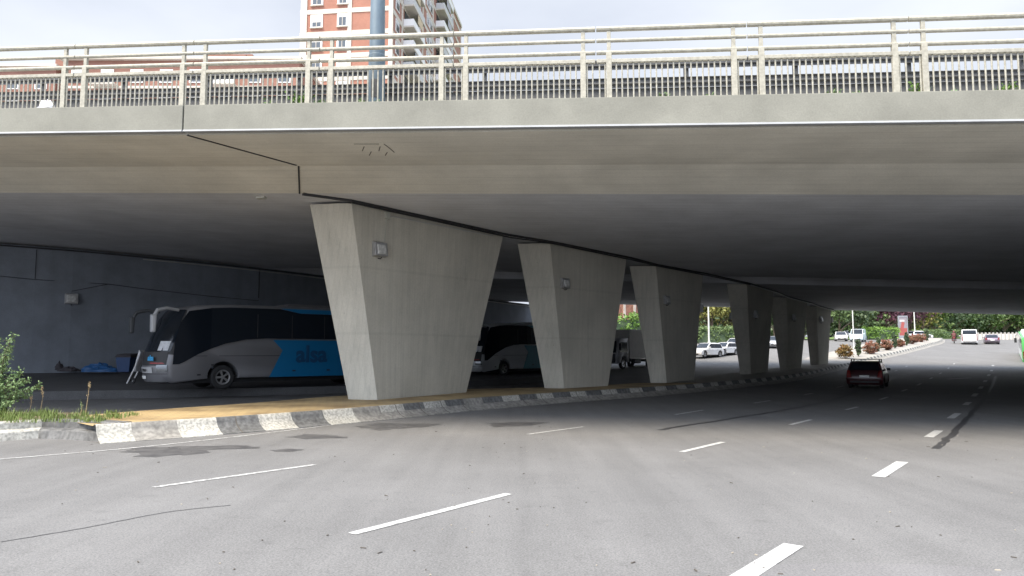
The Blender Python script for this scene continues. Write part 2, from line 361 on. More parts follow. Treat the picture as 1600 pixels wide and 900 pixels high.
grey_pave = mat('grey_paving', (.25, .235, .21), .85, var=.18, scale=1.2, var2=.12, scale2=12)
def loft_between(name, la, lb, n, m, lift, side=-.5):
    def resample(l):
        d = [0]
        for a, b in zip(l, l[1:]): d.append(d[-1] + (b - a).length)
        o = []; j = 0
        for i in range(n + 1):
            s = d[-1] * i / n
            while j < len(d) - 2 and d[j + 1] < s: j += 1
            f = (s - d[j]) / max(1e-6, d[j + 1] - d[j]); o.append(l[j].lerp(l[j + 1], min(1, f)))
        return o
    A, B = resample(la), resample(lb); b = MB()
    V = []
    for p, q in zip(A, B): V += [(p.x, p.y, g(p.y) + lift), (q.x, q.y, g(q.y) + lift)]
    b.add(V, [(2 * i, 2 * i + 1, 2 * i + 3, 2 * i + 2) for i in range(n)])
    V2 = []
    for q in B: V2 += [(q.x, q.y, g(q.y) + lift), (q.x, q.y, g(q.y) - .6)]
    b.add(V2, [(2 * i, 2 * i + 1, 2 * i + 3, 2 * i + 2) for i in range(n)])
    return tag(b.build(name, m), kind='structure')
ysplit = 41.0
fr = left_of(kt, .16)
loft_between('median_paving', [p for p in fr if p.y < ysplit + 1], [p for p in bk if p.y < ysplit + 1], 70, tile, 0)
loft_between('median_strip', [p for p in fr if p.y > ysplit], [p for p in bk if p.y > ysplit], 90, grey_pave, .003)

kw = mat('white_kerb_paint', (.33, .32, .285), .75, var=.2, scale=.8, var2=.3, scale2=16, bump=.3)
kb = mat('black_kerb_paint', (.10, .10, .098), .8, var=.3, scale=2.2, var2=.3, scale2=9, bump=.3)
kg = mat('bare_kerb_stone', (.21, .20, .18), .8, var=.2, scale=2.2, var2=.25, scale2=9, bump=.3)
# profile: offset towards the road (negative = right of the line) and height above the paving
PROF = [(.17, .0), (.16, .03), (.02, .045), (-.03, .03), (-.07, -.06), (-.13, -.16), (-.25, -.25), (-.36, -.31), (-.46, -.345), (-.47, -.42)]
def fine(l, step):
    o = [l[0]]; acc = 0
    for a, b in zip(l, l[1:]):
        L_ = (b - a).length; k = max(1, int(L_ / step))
        for i in range(1, k + 1): o.append(a.lerp(b, i / k))
    return o
kl = []; acc = 0.0
for a, c in zip(fine(kt, .12), fine(kt, .12)[1:]):
    l_ = (c - a).length; acc += l_; kl.append(a)
    if acc > 1.05:                        # a narrow open joint between two stones
        acc = 0; kl.append(a.lerp(c, .05)); kl.append(a.lerp(c, .3))
kerb = MB()
off = [left_of(kl, o) for o, h in PROF]
s = 0; P_ = len(PROF)
krng = random.Random(3)
for i in range(len(kl) - 1):
    s += (kl[i + 1] - kl[i]).length
    seg = int((s + .3) / 1.05) if kl[i].y < 64 else int((s + .3) / .62)
    mi = (1 if seg % 2 else 0) if seg > 2 else (0 if seg < 3 else 2)
    if seg in (1, 7, 12): mi = 2
    V = []
    for a in (i, i + 1):
        gap = 0
        for k, (o, h) in enumerate(PROF):
            p = off[k][a]; V.append((p.x, p.y, g(p.y) + h))
    if (kl[i + 1] - kl[i]).length < .035 and (kl[i + 1] - kl[i]).length > .02: mi = 3
    ap = 2 if kl[i].y > 22.5 and mi != 3 else mi      # farther on only the upper step was ever painted
    kerb.add(V, [(k, k + 1, P_ + k + 1, P_ + k) for k in range(5)], mi, True)
    kerb.add(V, [(k, k + 1, P_ + k + 1, P_ + k) for k in range(5, P_ - 1)], ap, True)
tag(kerb.build('median_kerb', [kw, kb, kg, mat('joint_dirt', (.09, .08, .065), .95)], sharp=50), kind='structure')
# the older, higher kerb of the planted corner on the left (two steps)
kl2 = fine([gnd(-120, 672, -.0), gnd(0, 664.5), gnd(66, 659.5), gnd(178, 661.5)], .3)
k2 = MB()
tops = [gnd(-150, 668), gnd(0, 663), gnd(66, 659), gnd(120, 660), gnd(188, 663.5)]
P2 = [(.35, .0), (.3, .05), (.0, .05), (-.03, .02), (-.05, -.13), (-.3, -.15), (-.34, -.18), (-.42, -.42)]
l2 = fine(tops, .3); of2 = [left_of(l2, o) for o, h in P2]
for i in range(len(l2) - 1):
    mi = 1 if l2[i].x > gnd(66, 659).x - .05 else 0
    V = [(of2[k][a].x, of2[k][a].y, P2[k][1]) for a in (i, i + 1) for k in range(len(P2))]
    k2.add(V, [(k, k + 1, len(P2) + k + 1, len(P2) + k) for k in range(len(P2) - 1)], mi)
tag(k2.build('corner_kerb', [kw, kb]), kind='structure')
soil = mat('dry_soil', (.13, .10, .065), .95, var=.3, scale=3, var2=.3, scale2=20)
cs = [p for p in left_of(l2, .32)]
corner = cs + [Vector((-10.9, 19.2, 0)), Vector((-11.9, 20.6, 0)), Vector((-16, 21.0, 0)), Vector((-26, 18, 0))]
flat('planted_corner', corner, soil, .035, g)

# ------------------------------------------------------------------ lay-by behind the piers, abutment walls
WL = smoothline([Vector(p + (0,)) for p in ((-75, 27), (-45, 36.2), (-29.1, 41.6), (-23.2, 45), (-17, 50.6), (-9.8, 61), (-2.6, 72), (3.0, 79), (11.2, 89))], 6)
LK = smoothline([Vector(p + (0,)) for p in ((-75, 12), (-45, 22.5), (-21.4, 31.6), (-8.6, 37.2), (-3.2, 43), (2.2, 51.5), (6.5, 60), (8.6, 66))], 6)
def resamp(l, n):
    d = [0]
    for a, b in zip(l, l[1:]): d.append(d[-1] + (b - a).length)
    o = []; j = 0
    for i in range(n + 1):
        s = d[-1] * i / n
        while j < len(d) - 2 and d[j + 1] < s: j += 1
        o.append(l[j].lerp(l[j + 1], min(1, (s - d[j]) / max(1e-6, d[j + 1] - d[j]))))
    return o
wl, lk = resamp(WL, 60), resamp(LK, 60)
lb = MB(); V = []
for p, q in zip(lk, wl):
    V += [(p.x, p.y, g(p.y) - .5), (p.x, p.y, g(p.y) + .0), (p.x + (q.x - p.x) * .02, p.y + (q.y - p.y) * .02, g(p.y) + .03), (q.x, q.y, g(q.y) + .5)]
lb.add(V, [(4 * i + k, 4 * i + k + 1, 4 * i + 5 + k, 4 * i + 4 + k) for i in range(60) for k in range(3)])
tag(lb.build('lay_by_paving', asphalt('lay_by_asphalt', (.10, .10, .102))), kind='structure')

conc_wall = concrete('abutment_concrete', (.20, .22, .25), R(40), 'n', .1, 2.6, .1)  # bluish grey: the navy tint of the shade is put into the colour
ab = thing('abutment_wall', 'long dark concrete abutment wall behind the parked coaches', 'wall')
b = MB(); V = []
H_ST = 4.95
def hs_(v): return H_ST - max(0, v - 52.3) * .0092
def soff(p): u, v = buv(p); return CH + hs_(v) + SL * u
def on_soff(px, py):
    h = H_ST
    for _ in range(4): p = on_h(px, py, h); h = hs_(buv(p)[1])
    return p
outw = left_of(wl, 1.2)
for p, q in zip(wl, outw):
    zt = soff(p) - .10
    V += [(p.x, p.y, g(p.y) - .3), (p.x, p.y, zt), (q.x, q.y, zt), (q.x, q.y, g(q.y) - .3)]
b.add(V, [(4 * i + k, 4 * i + (k + 1) % 4, 4 * (i + 1) + (k + 1) % 4, 4 * (i + 1) + k) for i in range(60) for k in range(4)])
b.add(V[-4:], [(0, 1, 2, 3)]); b.add(V[:4], [(3, 2, 1, 0)])
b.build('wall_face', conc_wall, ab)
dark_pipe = mat('dark_cable', (.02, .022, .025), .6)
pale_pipe = mat('pale_conduit', (.42, .42, .40), .5)
b = MB(); b.tube([Vector((p.x, p.y, soff(p) - .2)) + (p - q).normalized() * .06 for p, q in zip(wl, outw)], .045, 6); b.build('cable_run', dark_pipe, ab)
b = MB(); b.tube([Vector((p.x, p.y, soff(p) - .33)) + (p - q).normalized() * .04 for p, q in list(zip(wl, outw))[30:]], .035, 6); b.build('conduit', pale_pipe, ab)
def on_wall(px, py):
    k_ = (px - 800) / F; i = min(range(61), key=lambda i: abs(wl[i].x / wl[i].y - k_)); p = at(px, py, wl[i].y); dn = (wl[i] - outw[i]).normalized(); return Vector((wl[i].x, wl[i].y, p.z)) + dn * .05
for ln in ([(2, 431), (60, 437), (140, 444), (212, 451)], [(212, 451), (330, 462), (412, 470)], [(140, 444), (136, 455), (133, 462)], [(57, 390), (60, 412), (59, 436)]):
    b = MB(); b.tube([on_wall(*p) for p in ln], .018, 5); b.build('thin_cable', dark_pipe, ab)
i0 = min(range(61), key=lambda i: abs(wl[i].x / wl[i].y - (411 - 800) / F))
p, q = wl[i0], outw[i0]; dn = (p - q).normalized()
b = MB(); b.tube([Vector((p.x, p.y, soff(p) - .2)) + dn * .04, Vector((p.x, p.y, soff(p) - 2.2)) + dn * .04], .03, 6); b.build('drain_pipe', dark_pipe, ab)

# right abutment out of view, added to block light and to carry the deck
RW = [(13.5, 12), (19.5, 22.5), (29.8, 36.5), (44, 55), (56.5, 71.5), (62.5, 79.5)]
rw = resamp(smoothline([Vector(p + (0,)) for p in RW], 6), 40); rw2 = left_of(rw, -1.2)
rt = thing('unseen_abutment', 'unseen concrete abutment along the right lane beneath the deck, added to block light', 'wall')
b = MB(); V = []
for p, q in zip(rw, rw2):
    zt = min(soff(p), soff(q)) - .06 if buv(p)[1] > 23.4 else rd(p.y) + max(.4, (buv(p)[1] - 12) * .3)
    V += [(p.x, p.y, rd(p.y) - .3), (p.x, p.y, zt), (q.x, q.y, zt), (q.x, q.y, rd(q.y) - .3)]
b.add(V, [(4 * i + k, 4 * i + (k + 1) % 4, 4 * (i + 1) + (k + 1) % 4, 4 * (i + 1) + k) for i in range(40) for k in range(4)])
b.add(V[-4:], [(0, 1, 2, 3)]); b.add(V[:4], [(3, 2, 1, 0)])
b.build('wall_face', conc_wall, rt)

# ------------------------------------------------------------------ overpass deck
VR = 17.31
c_soff = concrete('soffit_concrete', (.60, .61, .63), BA, 'h', .05, .5, .2)  # cooler than the cantilever: blue of the shade under the deck tinted in
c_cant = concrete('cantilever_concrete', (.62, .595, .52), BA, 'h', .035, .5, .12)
c_edge = concrete('edge_beam_concrete', (.23, .228, .195), BA, 'n', .10, 3.5, .05)
c_lip = mat('drip_edge_paint', (.27, .28, .29), .7, var=.15, scale=1.5)
c_pier = [concrete('pier_concrete', (.50, .475, .405), R(-38), 'v', .07, .13, .3, 2.35)]
ov = thing('overpass', 'wide concrete road overpass crossing the whole picture on flared piers', 'bridge')
U0, U1 = -75, 62
cprof = [(VR + .22, 5.30), (21.2, 5.38), (23.2, 4.95), (23.2, 5.98), (VR + .22, 5.98)]
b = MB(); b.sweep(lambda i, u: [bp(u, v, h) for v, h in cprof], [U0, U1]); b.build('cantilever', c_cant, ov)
prof = [(23.203, 4.952), (46.9, 4.95), (47.3, 5.4), (51.9, 5.4), (52.3, 4.95), (75.2, 4.74), (75.5, 5.2), (76.2, 5.2), (76.2, 6.0), (23.203, 5.98)]
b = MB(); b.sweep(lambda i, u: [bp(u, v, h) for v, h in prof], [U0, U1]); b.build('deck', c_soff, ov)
uj = buv(on_v(286, 185, VR))[0]
for a, c in ((U0, uj - .02), (uj + .02, U1)):
    b = MB(); e = [(VR, 5.36), (VR + .215, 5.34), (VR + .215, 6.04), (VR, 6.04)]
    b.sweep(lambda i, u: [bp(u, v, h) for v, h in e], [a, c]); eb = b.build('edge_beam', c_edge, ov, bevel=.015)
    b = MB(); e2 = [(VR - .028, 5.325), (VR + .10, 5.318), (VR + .10, 5.357), (VR - .014, 5.372)]
    b.sweep(lambda i, u: [bp(u, v, h) for v, h in e2], [a, c]); b.build('drip_edge', c_lip, eb)
    b = MB(); e3 = [(76.202, 5.1), (76.45, 5.1), (76.45, 6.2), (76.202, 6.2)]
    b.sweep(lambda i, u: [bp(u, v, h) for v, h in e3], [a, c]); b.build('far_edge_beam', c_edge, ov)
# the expansion joint across the cantilever
jm = mat('joint_rubber', (.03, .03, .033), .7)
jt = MB()
A0 = bp(uj, VR + .22, 5.297); A1 = on_h(463, 258, 5.372); A2 = on_h(469, 303, 4.94); 
def bar(mb, p, q, wd, th):
    p, q = Vector(p), Vector(q); d = (q - p).normalized(); sd = d.cross(Vector((0, 0, 1)))
    if sd.length < .2: sd = Vector((1, 0, 0))
    sd = sd.normalized() * wd / 2; up = sd.cross(d).normalized() * th / 2
    r = lambda c: [c + sd + up, c - sd + up, c - sd - up, c + sd - up]
    mb.hexa(r(p), r(q))
bar(jt, A0, A1, .07, .03)
v1, v2 = buv(A1)[1], buv(A2)[1]
q1 = bp(buv(A1)[0], 21.2, 5.37); q2 = bp(buv(A2)[0], 23.2, 4.945)
bar(jt, q1, q2, .05, .04)
jt.build('joint_seal', jm, ov)
crk = mat('crack_shadow', (.10, .09, .08), .9)
def on_cant(px, py):
    for h in (5.30, 5.36): pass
    p = on_h(px, py, 5.33); v = buv(p)[1]; h = 5.30 + (v - VR - .22) / (21.2 - VR - .22) * .08
    return on_h(px, py, h - .004)
cm = MB()
for ln in ([(553, 225), (575, 225), (592, 225)], [(600, 225), (608, 231), (616, 238)], [(569, 229), (566, 236)], [(580, 237), (577, 243)], [(594, 229), (592, 236)], [(605, 238), (602, 243)], [(235, 266), (242, 263), (250, 264), (256, 262)]):
    cm = MB()
    for a, c in zip(ln, ln[1:]): bar(cm, on_cant(*a), on_cant(*c), .022, .012)
    cm.build('surface_crack', crk, ov)

# ------------------------------------------------------------------ piers (base ring on the median, top ring at the soffit)
PX = [  # bottom left, front, right ; top left, front, right   (photo pixels)
 ((549, 625), (588, 625), (729, 613), (480, 316), (545, 313), (789, 366)),
 ((852, 607), (880, 607), (951, 603), (809, 377), (857, 377), (981, 402)),
 ((1016, 599), (1041, 598), (1085, 594), (985, 410), (1023, 413), (1100, 427)),
 ((1160, 585), (1173, 585), (1200, 580.5), (1137, 440), (1166, 442), (1209, 455)),
 ((1221, 578), (1233, 577), (1252, 574.5), (1203, 459), (1228, 463), (1262, 472)),
 ((1266, 570.5), (1279, 570), (1294, 567.5), (1260, 476.5), (1275, 477), (1299, 483.5))]
NORD = Vector((-.93, .37, 0))
piers = []; PF = []
def thick(front, px):                     # run from the front corner along the nose until the pixel column is met
    k = (px - 800) / F; depth0 = front.y; lo = 0
    # (x + a*nx) / (y + a*ny) = k (the column is almost vertical so the pitch is ignored)
    return (k * front.y - front.x) / (NORD.x - k * NORD.y)
plab = ['nearest and largest flared concrete pier, with a square lamp high on its face', 'second flared concrete pier from the front, beside the second coach',
        'third flared concrete pier, just right of the parked lorry', 'fourth flared pier, dark, right of the parked white cars', 'fifth flared pier, between two narrow gaps of daylight', 'farthest and smallest pier, lit at the edge by the far opening']
for i, (bl, bf, br_, tl, tf, tr) in enumerate(PX):
    f0, r0 = gnd(*bf), gnd(*br_)
    f1, r1 = on_soff(*tf), on_soff(*tr)
    a0 = thick(f0, bl[0]); a1 = thick(f1, tl[0])
    a0 = max(.7, a0); a1 = max(1.0, a1)
    def ring(f, r, a, z=None):
        ch = .26 * a
        d = (r - f).normalized(); p = [f + NORD * a, f + NORD * ch, f + d * .12, r - d * .12, r + NORD * ch, r + NORD * a]
        return p
    lo = [Vector((p.x, p.y, g(p.y) - .25)) for p in ring(f0, r0, a0)]
    hi = [Vector((p.x, p.y, soff(p) - .09)) for p in ring(f1, r1, a1)]
    b = MB(); b.sweep(lambda j, f: [p.lerp(q, f) for p, q in zip(lo, hi)], [j / 16 for j in range(17)], smooth=True)
    o = b.build('pier', c_pier[0], None, sharp=14)
    tag(o, plab[i], 'pier', 'flared piers of the overpass'); piers.append(o); PF.append((f0, r0, f1, r1, a0, a1))
    for k in range(3):
        bb = MB()
        c = f1.lerp(r1, .2 + .3 * k) + NORD * a1 * .5; c.z = soff(c) - .045
        bb.box(c, (.5, .5, .13)); bb.build('bearing_pad', jm, o)
# joint strip and cables running along the tops of the piers
jt = MB(); line = [A2] + [q for f0, r0, f1, r1, a0, a1 in PF for q in (f1, r1)]
jl = []
for p in line:
    q = p + Vector((.12, -.10, 0)); q.z = soff(q) - .03; jl.append(q)
for p, q in zip(jl, jl[1:]): bar(jt, p, q, .16, .07)
jt.build('joint_seal', jm, ov)
b = MB(); b.tube([Vector((q.x + .05, q.y - .06, soff(q) - .12 - .03 * (i % 2))) for i, q in enumerate(jl[1:])], .03, 6); b.build('cable_run', dark_pipe, ov)
b = MB(); b.tube([Vector((q.x + .12, q.y - .12, soff(q) - .16)) for q in jl[7:]], .035, 6); b.build('conduit', pale_pipe, ov)

# wall lamps
lamp_grey = mat('lamp_housing', (.36, .36, .36), .45, .4, var=.15, scale=6)
lamp_glass = mat('lamp_lens', (.5, .5, .48), .25, var=.3, scale=9)
def wall_lamp(pos, nrm, label, s=1.0, grp='square lamps on the underpass walls'):
    nrm = Vector((nrm.x, nrm.y, 0)).normalized(); rz = math.atan2(nrm.y, nrm.x)
    t = thing('wall_lamp', label, 'lamp', pos, rz, grp); t.scale = (s, s, s)
    b = MB(); b.hexa([Vector(p) for p in ((0, -.3, -.28), (0, .3, -.28), (0, .3, .28), (0, -.3, .28))], [Vector(p) for p in ((.22, -.3, -.24), (.22, .3, -.24), (.16, .3, .26), (.16, -.3, .26))]); b.build('housing', lamp_grey, t, bevel=.03)
    b = MB(); b.hexa([Vector(p) for p in ((.225, -.22, -.2), (.225, .22, -.2), (.17, .22, .18), (.17, -.22, .18))], [Vector(p) for p in ((.27, -.18, -.18), (.27, .18, -.18), (.2, .18, .15), (.2, -.18, .15))]); b.build('lens', lamp_glass, t, bevel=.02)
    b = MB(); b.tube([(.0, 0, -.32), (.12, -.0, -.34), (.2, 0, -.3)], .02, 6); b.build('bracket', dark_pipe, t)
    return t
def face_hit(i, px, py):
    f0, r0, f1, r1, a0, a1 = PF[i]; d = ray(px, py); o = Vector((0, 0, CH)); t = r0.y; n_ = None
    for _ in range(60):                   # walk to the ruled face: at height h the face runs from f to r
        p = o + d * t; k = (p.z - (f0.z - .25)) / (f1.z - .09 - f0.z + .25); f = f0.lerp(f1, k); r = r0.lerp(r1, k)
        e = (r - f); n_ = Vector((e.y, -e.x, 0)).normalized(); gap = (p - f).dot(n_); t += gap * .7
    if n_.dot(d) > 0: n_ = -n_
    return o + d * t, n_
ll = [(0, 591, 390, 'grey square lamp on the nearest pier below its junction box'), (1, 881, 443, 'grey square lamp on the second pier'), (2, 1040, 469, 'dim square lamp on the third pier'),
      (3, 1179, 491, 'dim square lamp on the fourth pier face'), (4, 1239, 496, 'dim square lamp on the fifth pier'), (5, 1281, 499, 'dark square lamp on the farthest pier face')]
for i, px, py, lb_ in ll:
    p, n_ = face_hit(i, px, py); wall_lamp(p, n_, lb_, [1.0, .9, .9, .95, .95, 1.0][i])
for i, side, px, py, lb_ in ((2, 'r', 1092, 482, 'lamp jutting from the right edge of the third pier'), (3, 'l', 1144, 494, 'lamp jutting from the left edge of the fourth pier'), (5, 'r', 1297, 500, 'lamp jutting from the right edge of the farthest pier')):
    f0, r0, f1, r1, a0, a1 = PF[i]
    y = (r0.y + r1.y) / 2 if side == 'r' else (f0 + NORD * a0).y
    p = at(px, py, y); d = (r0 - f0).normalized()
    wall_lamp(p - (d * .12 if side == 'r' else -d * .0), d if side == 'r' else NORD, lb_, .9)
i1 = min(range(61), key=lambda i: abs(wl[i].x / wl[i].y - (129 - 800) / F)); p, q = wl[i1], outw[i1]
hp = at(129, 467, p.y); wall_lamp(Vector((p.x, p.y, hp.z)), (p - q), 'grey square lamp on the abutment wall left of the first coach', 1.15)
# junction box and wiring on the nearest pier
p, n_ = face_hit(0, 604, 337); jb = thing('junction_box', 'small pale junction box with thin conduit on the nearest pier', 'junction box', p)
box_m = mat('junction_box_plastic', (.42, .42, .37), .5)
b = MB(); b.box((0, 0, 0), (.2, .2, .26), 0, math.atan2(n_.y, n_.x)); b.build('box', box_m, jb, bevel=.015)
q1, _ = face_hit(0, 600, 378); e1, _ = face_hit(0, 780, 368)
b = MB(); b.tube([n_ * .02, (q1 - p) + n_ * .02], .014, 6); b.build('drop_conduit', box_m, jb)
q0, _ = face_hit(0, 610, 338); e0, _ = face_hit(0, 770, 369)
b = MB(); b.tube([(q0 - p) + n_ * .03, (e0 - p) + n_ * .03], .022, 6); b.build('long_conduit', pale_pipe, jb)
# fixture under the soffit near the joint
p = on_h(408, 307, H_ST); b = MB(); b.box((p.x, p.y, p.z - .04), (.32, .22, .09), 0, -BA); tag(b.build('soffit_box', box_m, bevel=.01), 'small pale box fixed under the soffit left of the nearest pier', 'junction box')

# ------------------------------------------------------------------ railing along the deck edge
rail_m = mat('railing_paint', (.31, .295, .24), .55, var=.12, scale=3, var2=.15, scale2=14)
SP, RU0, PAIR = 3.522, -15.12, .62
rl_lab = {-3: None}
names = ['pale railing section at the left edge of the picture', 'pale railing section left of the deck joint, over the white rubbish', 'pale railing section just right of the deck joint',
         'pale railing section crossing the steel lamp post', 'pale railing section right of the tower, open sky behind', 'pale railing section above the second pier, open sky behind',
         'pale railing section above the red car side, third from right', 'pale railing section at the right edge, over the weeds']
names = {0: names[0], 1: 'pale railing section left of the deck joint with white rubbish at its foot', 2: 'pale railing section just right of the deck joint', 3: 'pale railing section crossed by the steel lamp post',
         4: 'pale railing section just right of the brick tower', 5: 'pale railing section with only sky behind, above the second pier', 6: 'pale railing section with only sky behind, second from the right edge', 7: 'pale railing section cut by the right edge of the picture'}
for k in range(0, 8):
    ua = RU0 + SP * (k - 1) + PAIR; uz = RU0 + SP * k          # posts of this section
    vr = VR + .10
    e = bp(ua, vr, 6.04); t = thing('railing_section', names[k], 'railing', e, -BA, 'railing sections along the deck edge')
    Mi = Matrix.Rotation(BA, 3, 'Z')
    def W(u, v, h): return Mi @ (bp(u, v, h) - e)
    g_ = .015; ul, ur = ua - PAIR / 2 + g_, uz + PAIR / 2 - g_
    for nm, hh, rr in (('top_rail', 1.72, .064), ('upper_rail', 1.43, .048), ('middle_rail', 1.13, .052)):
        b = MB(); b.tube([W(ul, vr, 6.04 + hh), W(ur, vr, 6.04 + hh)], rr, 10); b.build(nm, rail_m, t)
    b = MB(); c0, c1 = W(ul, vr, 6.04 + .915), W(ur, vr, 6.04 + .915); bar(b, c0, c1, .10, .085); b.build('lower_rail', rail_m, t, bevel=.008)
    for up in (ua, uz):
        b = MB(); bar(b, W(up, vr, 5.99), W(up, vr, 6.04 + 1.15), .13, .11); bar(b, W(up, vr + .012, 7.19), W(up, vr + .012, 6.04 + 1.70), .09, .08); b.build('post', rail_m, t, bevel=.006)
    nb = 26; b = MB()
    for j in range(nb):
        u = ul + (ur - ul) * (j + .5) / nb
        if min(abs(u - ua), abs(u - uz)) < .07: continue
        b.tube([W(u, vr, 6.0), W(u, vr, 6.04 + .90)], .02, 6)
    b.build('balusters', rail_m, t)

# crash barrier between walkway and carriageway
galv = mat('galvanised_steel', (.07, .072, .075), .65, .2, var=.2, scale=2.5)
cb = thing('crash_barrier', 'galvanised steel crash barrier behind the railing on the deck', 'guard rail', bp(0, 18.9, 6))
e = bp(0, 18.9, 6)
def wbeam(h, half, nm):
    b = MB(); pr = [(0, -half), (.06, -half * .75), (.06, -half * .35), (0, -half * .1), (0, half * .1), (.06, half * .35), (.06, half * .75), (0, half), (.012, half), (.072, half * .78), (.072, half * .32), (.012, 0), (.072, -half * .32), (.072, -half * .78), (.012, -half)]
    b.sweep(lambda i, u: [bp(u, 18.9 + o, 6.04 + h + z) - e for o, z in pr], [-30, 26]); b.build(nm, galv, cb)
wbeam(1.41, .13, 'upper_beam'); wbeam(.92, .135, 'lower_beam')
b = MB(); bar(b, bp(-30, 19.0, 6.04 + .66) - e, bp(26, 19.0, 6.04 + .68) - e, .05, .26); b.build('bottom_beam', galv, cb)
for px in (-60, 67, 195, 328, 466, 609, 757, 912, 1072, 1243, 1420, 1600):
    u = buv(on_v(px, 110, 18.98))[0]
    b = MB(); bar(b, bp(u, 19.02, 5.9) - e, bp(u, 19.02, 6.04 + 1.5) - e, .12, .09); b.build('post', galv, cb, bevel=.008)
# light steel lamp post on the deck
steel = mat('blue_grey_steel', (.11, .145, .17), .45, .35, var=.22, scale=2, stretch=(1, 1, .4))
lpp = on_v(588, 155, 18.25); lpp.z = bp(buv(lpp)[0], 18.25, 6.0).z
lp = thing('lamp_post', 'thick blue-grey steel lamp post rising from the deck before the tower', 'lamp post', lpp)
b = MB(); b.lathe([(.225, -.05), (.225, 1.6), (.21, 1.62), (.185, 4), (.11, 10.5), (0, 10.5)], n=16); b.build('pole', steel, lp)
b = MB(); b.lathe([(.34, -.05), (.34, .04), (.23, .06)], n=16); b.build('base_plate', steel, lp)
b = MB(); b.box((0, -.222, .65), (.2, .03, .5)); b.build('service_door', galv, lp, bevel=.01)
b = MB(); b.tube([(0, 0, 10.4), (0, 1, 10.8), (0, 2.2, 10.9)], .05, 8); b.build('arm', steel, lp)
b = MB(); b.box((0, 2.5, 10.9), (.3, .7, .16)); b.build('lamp_head', galv, lp, bevel=.04)

# ------------------------------------------------------------------ foliage
def leaf_mat(name, a, b_): 
    m = mat(name, a, .55, var=0, scale=1.6, alt=b_, spec=.3); return m
LG = leaf_mat('leaf_green', (.12, .17, .06), (.075, .12, .045)); LY = leaf_mat('leaf_yellow_green', (.24, .22, .06), (.15, .17, .05)); LD = leaf_mat('leaf_dark_green', (.085, .12, .06), (.055, .085, .045))
LP = leaf_mat('leaf_purple', (.10, .04, .06), (.065, .028, .04)); LR = leaf_mat('leaf_red', (.25, .085, .065), (.13, .10, .05)); LB = leaf_mat('leaf_bright_green', (.16, .26, .05), (.09, .18, .035))
LS = leaf_mat('leaf_sage', (.17, .24, .10), (.11, .18, .07))
bark = mat('bark', (.10, .075, .055), .9, var=.3, scale=4, stretch=(4, 4, .6), bump=.5)
def leaf(b, c, s, r_, mi=0):
    d = Vector((r_.gauss(0, 1), r_.gauss(0, 1), r_.gauss(0, .8))).normalized(); a = d.orthogonal().normalized(); a.rotate(Matrix.Rotation(r_.random() * 6.28, 3, d)); e_ = d.cross(a)
    b.add([c - a * s * .6, c - e_ * s * .35 + d * s * .05, c + a * s * .6, c + e_ * s * .35 + d * s * .05], [(0, 1, 2, 3)], mi)
def crown(b, r_, c, rad, nclump, nleaf, ls, csz, hollow=.45, mi=0):
    for _ in range(nclump):
        d = Vector((r_.gauss(0, 1), r_.gauss(0, 1), r_.gauss(0, 1))).normalized() * (hollow + (1 - hollow) * r_.random() ** .6)
        cc = Vector(c) + Vector((d.x * rad[0], d.y * rad[1], d.z * rad[2]))
        k = csz * r_.uniform(.6, 1.35)
        for _ in range(nleaf): leaf(b, cc + Vector((r_.gauss(0, k), r_.gauss(0, k), r_.gauss(0, k * .6))), ls * r_.uniform(.6, 1.3), r_, mi)
def tree(name, label, loc, h, rad, m, seed, trunk_h=None, group=None, cat='tree', ncl=70, nl=20, ls=.42, conical=False):
    r_ = random.Random(seed); t = thing(name, label, cat, loc, 0, group)
    th = trunk_h or h * .35; b = MB()
    b.tube([(0, 0, -.3), (.05, .02, th * .5), (.0, .08, th), (.1, .05, h * .72)], [.16 + h * .012, .12 + h * .01, .1 + h * .008, .04], 8)
    for k in range(6):
        a = r_.random() * 6.28; z = th * (.75 + .5 * r_.random()); l = rad * r_.uniform(.5, .9)
        b.tube([(0, .03, z), (math.cos(a) * l * .5, math.sin(a) * l * .5, z + l * .45), (math.cos(a) * l, math.sin(a) * l, z + l * .7)], [.09, .06, .02], 6)
    b.build('trunk', bark, t)
    b = MB()
    if conical:
        for k in range(9):
            z = th + (h - th) * k / 9; rr = rad * (1 - k / 9.5)
            crown(b, r_, (0, 0, z + .3), (rr, rr, .5), max(4, int(ncl / 6 * (1 - k / 10))), nl, ls, .45, .2)
    else:
        for k in range(5):
            a = r_.random() * 6.28; q = rad * .45 * r_.random()
            crown(b, r_, (math.cos(a) * q, math.sin(a) * q, th + (h - th) * (.3 + .45 * r_.random())), (rad * r_.uniform(.5, .8), rad * r_.uniform(.5, .8), (h - th) * r_.uniform(.25, .42)), ncl // 5, nl, ls, rad * .17)
    b.build('crown', m, t, sharp=0, recalc=False); return t

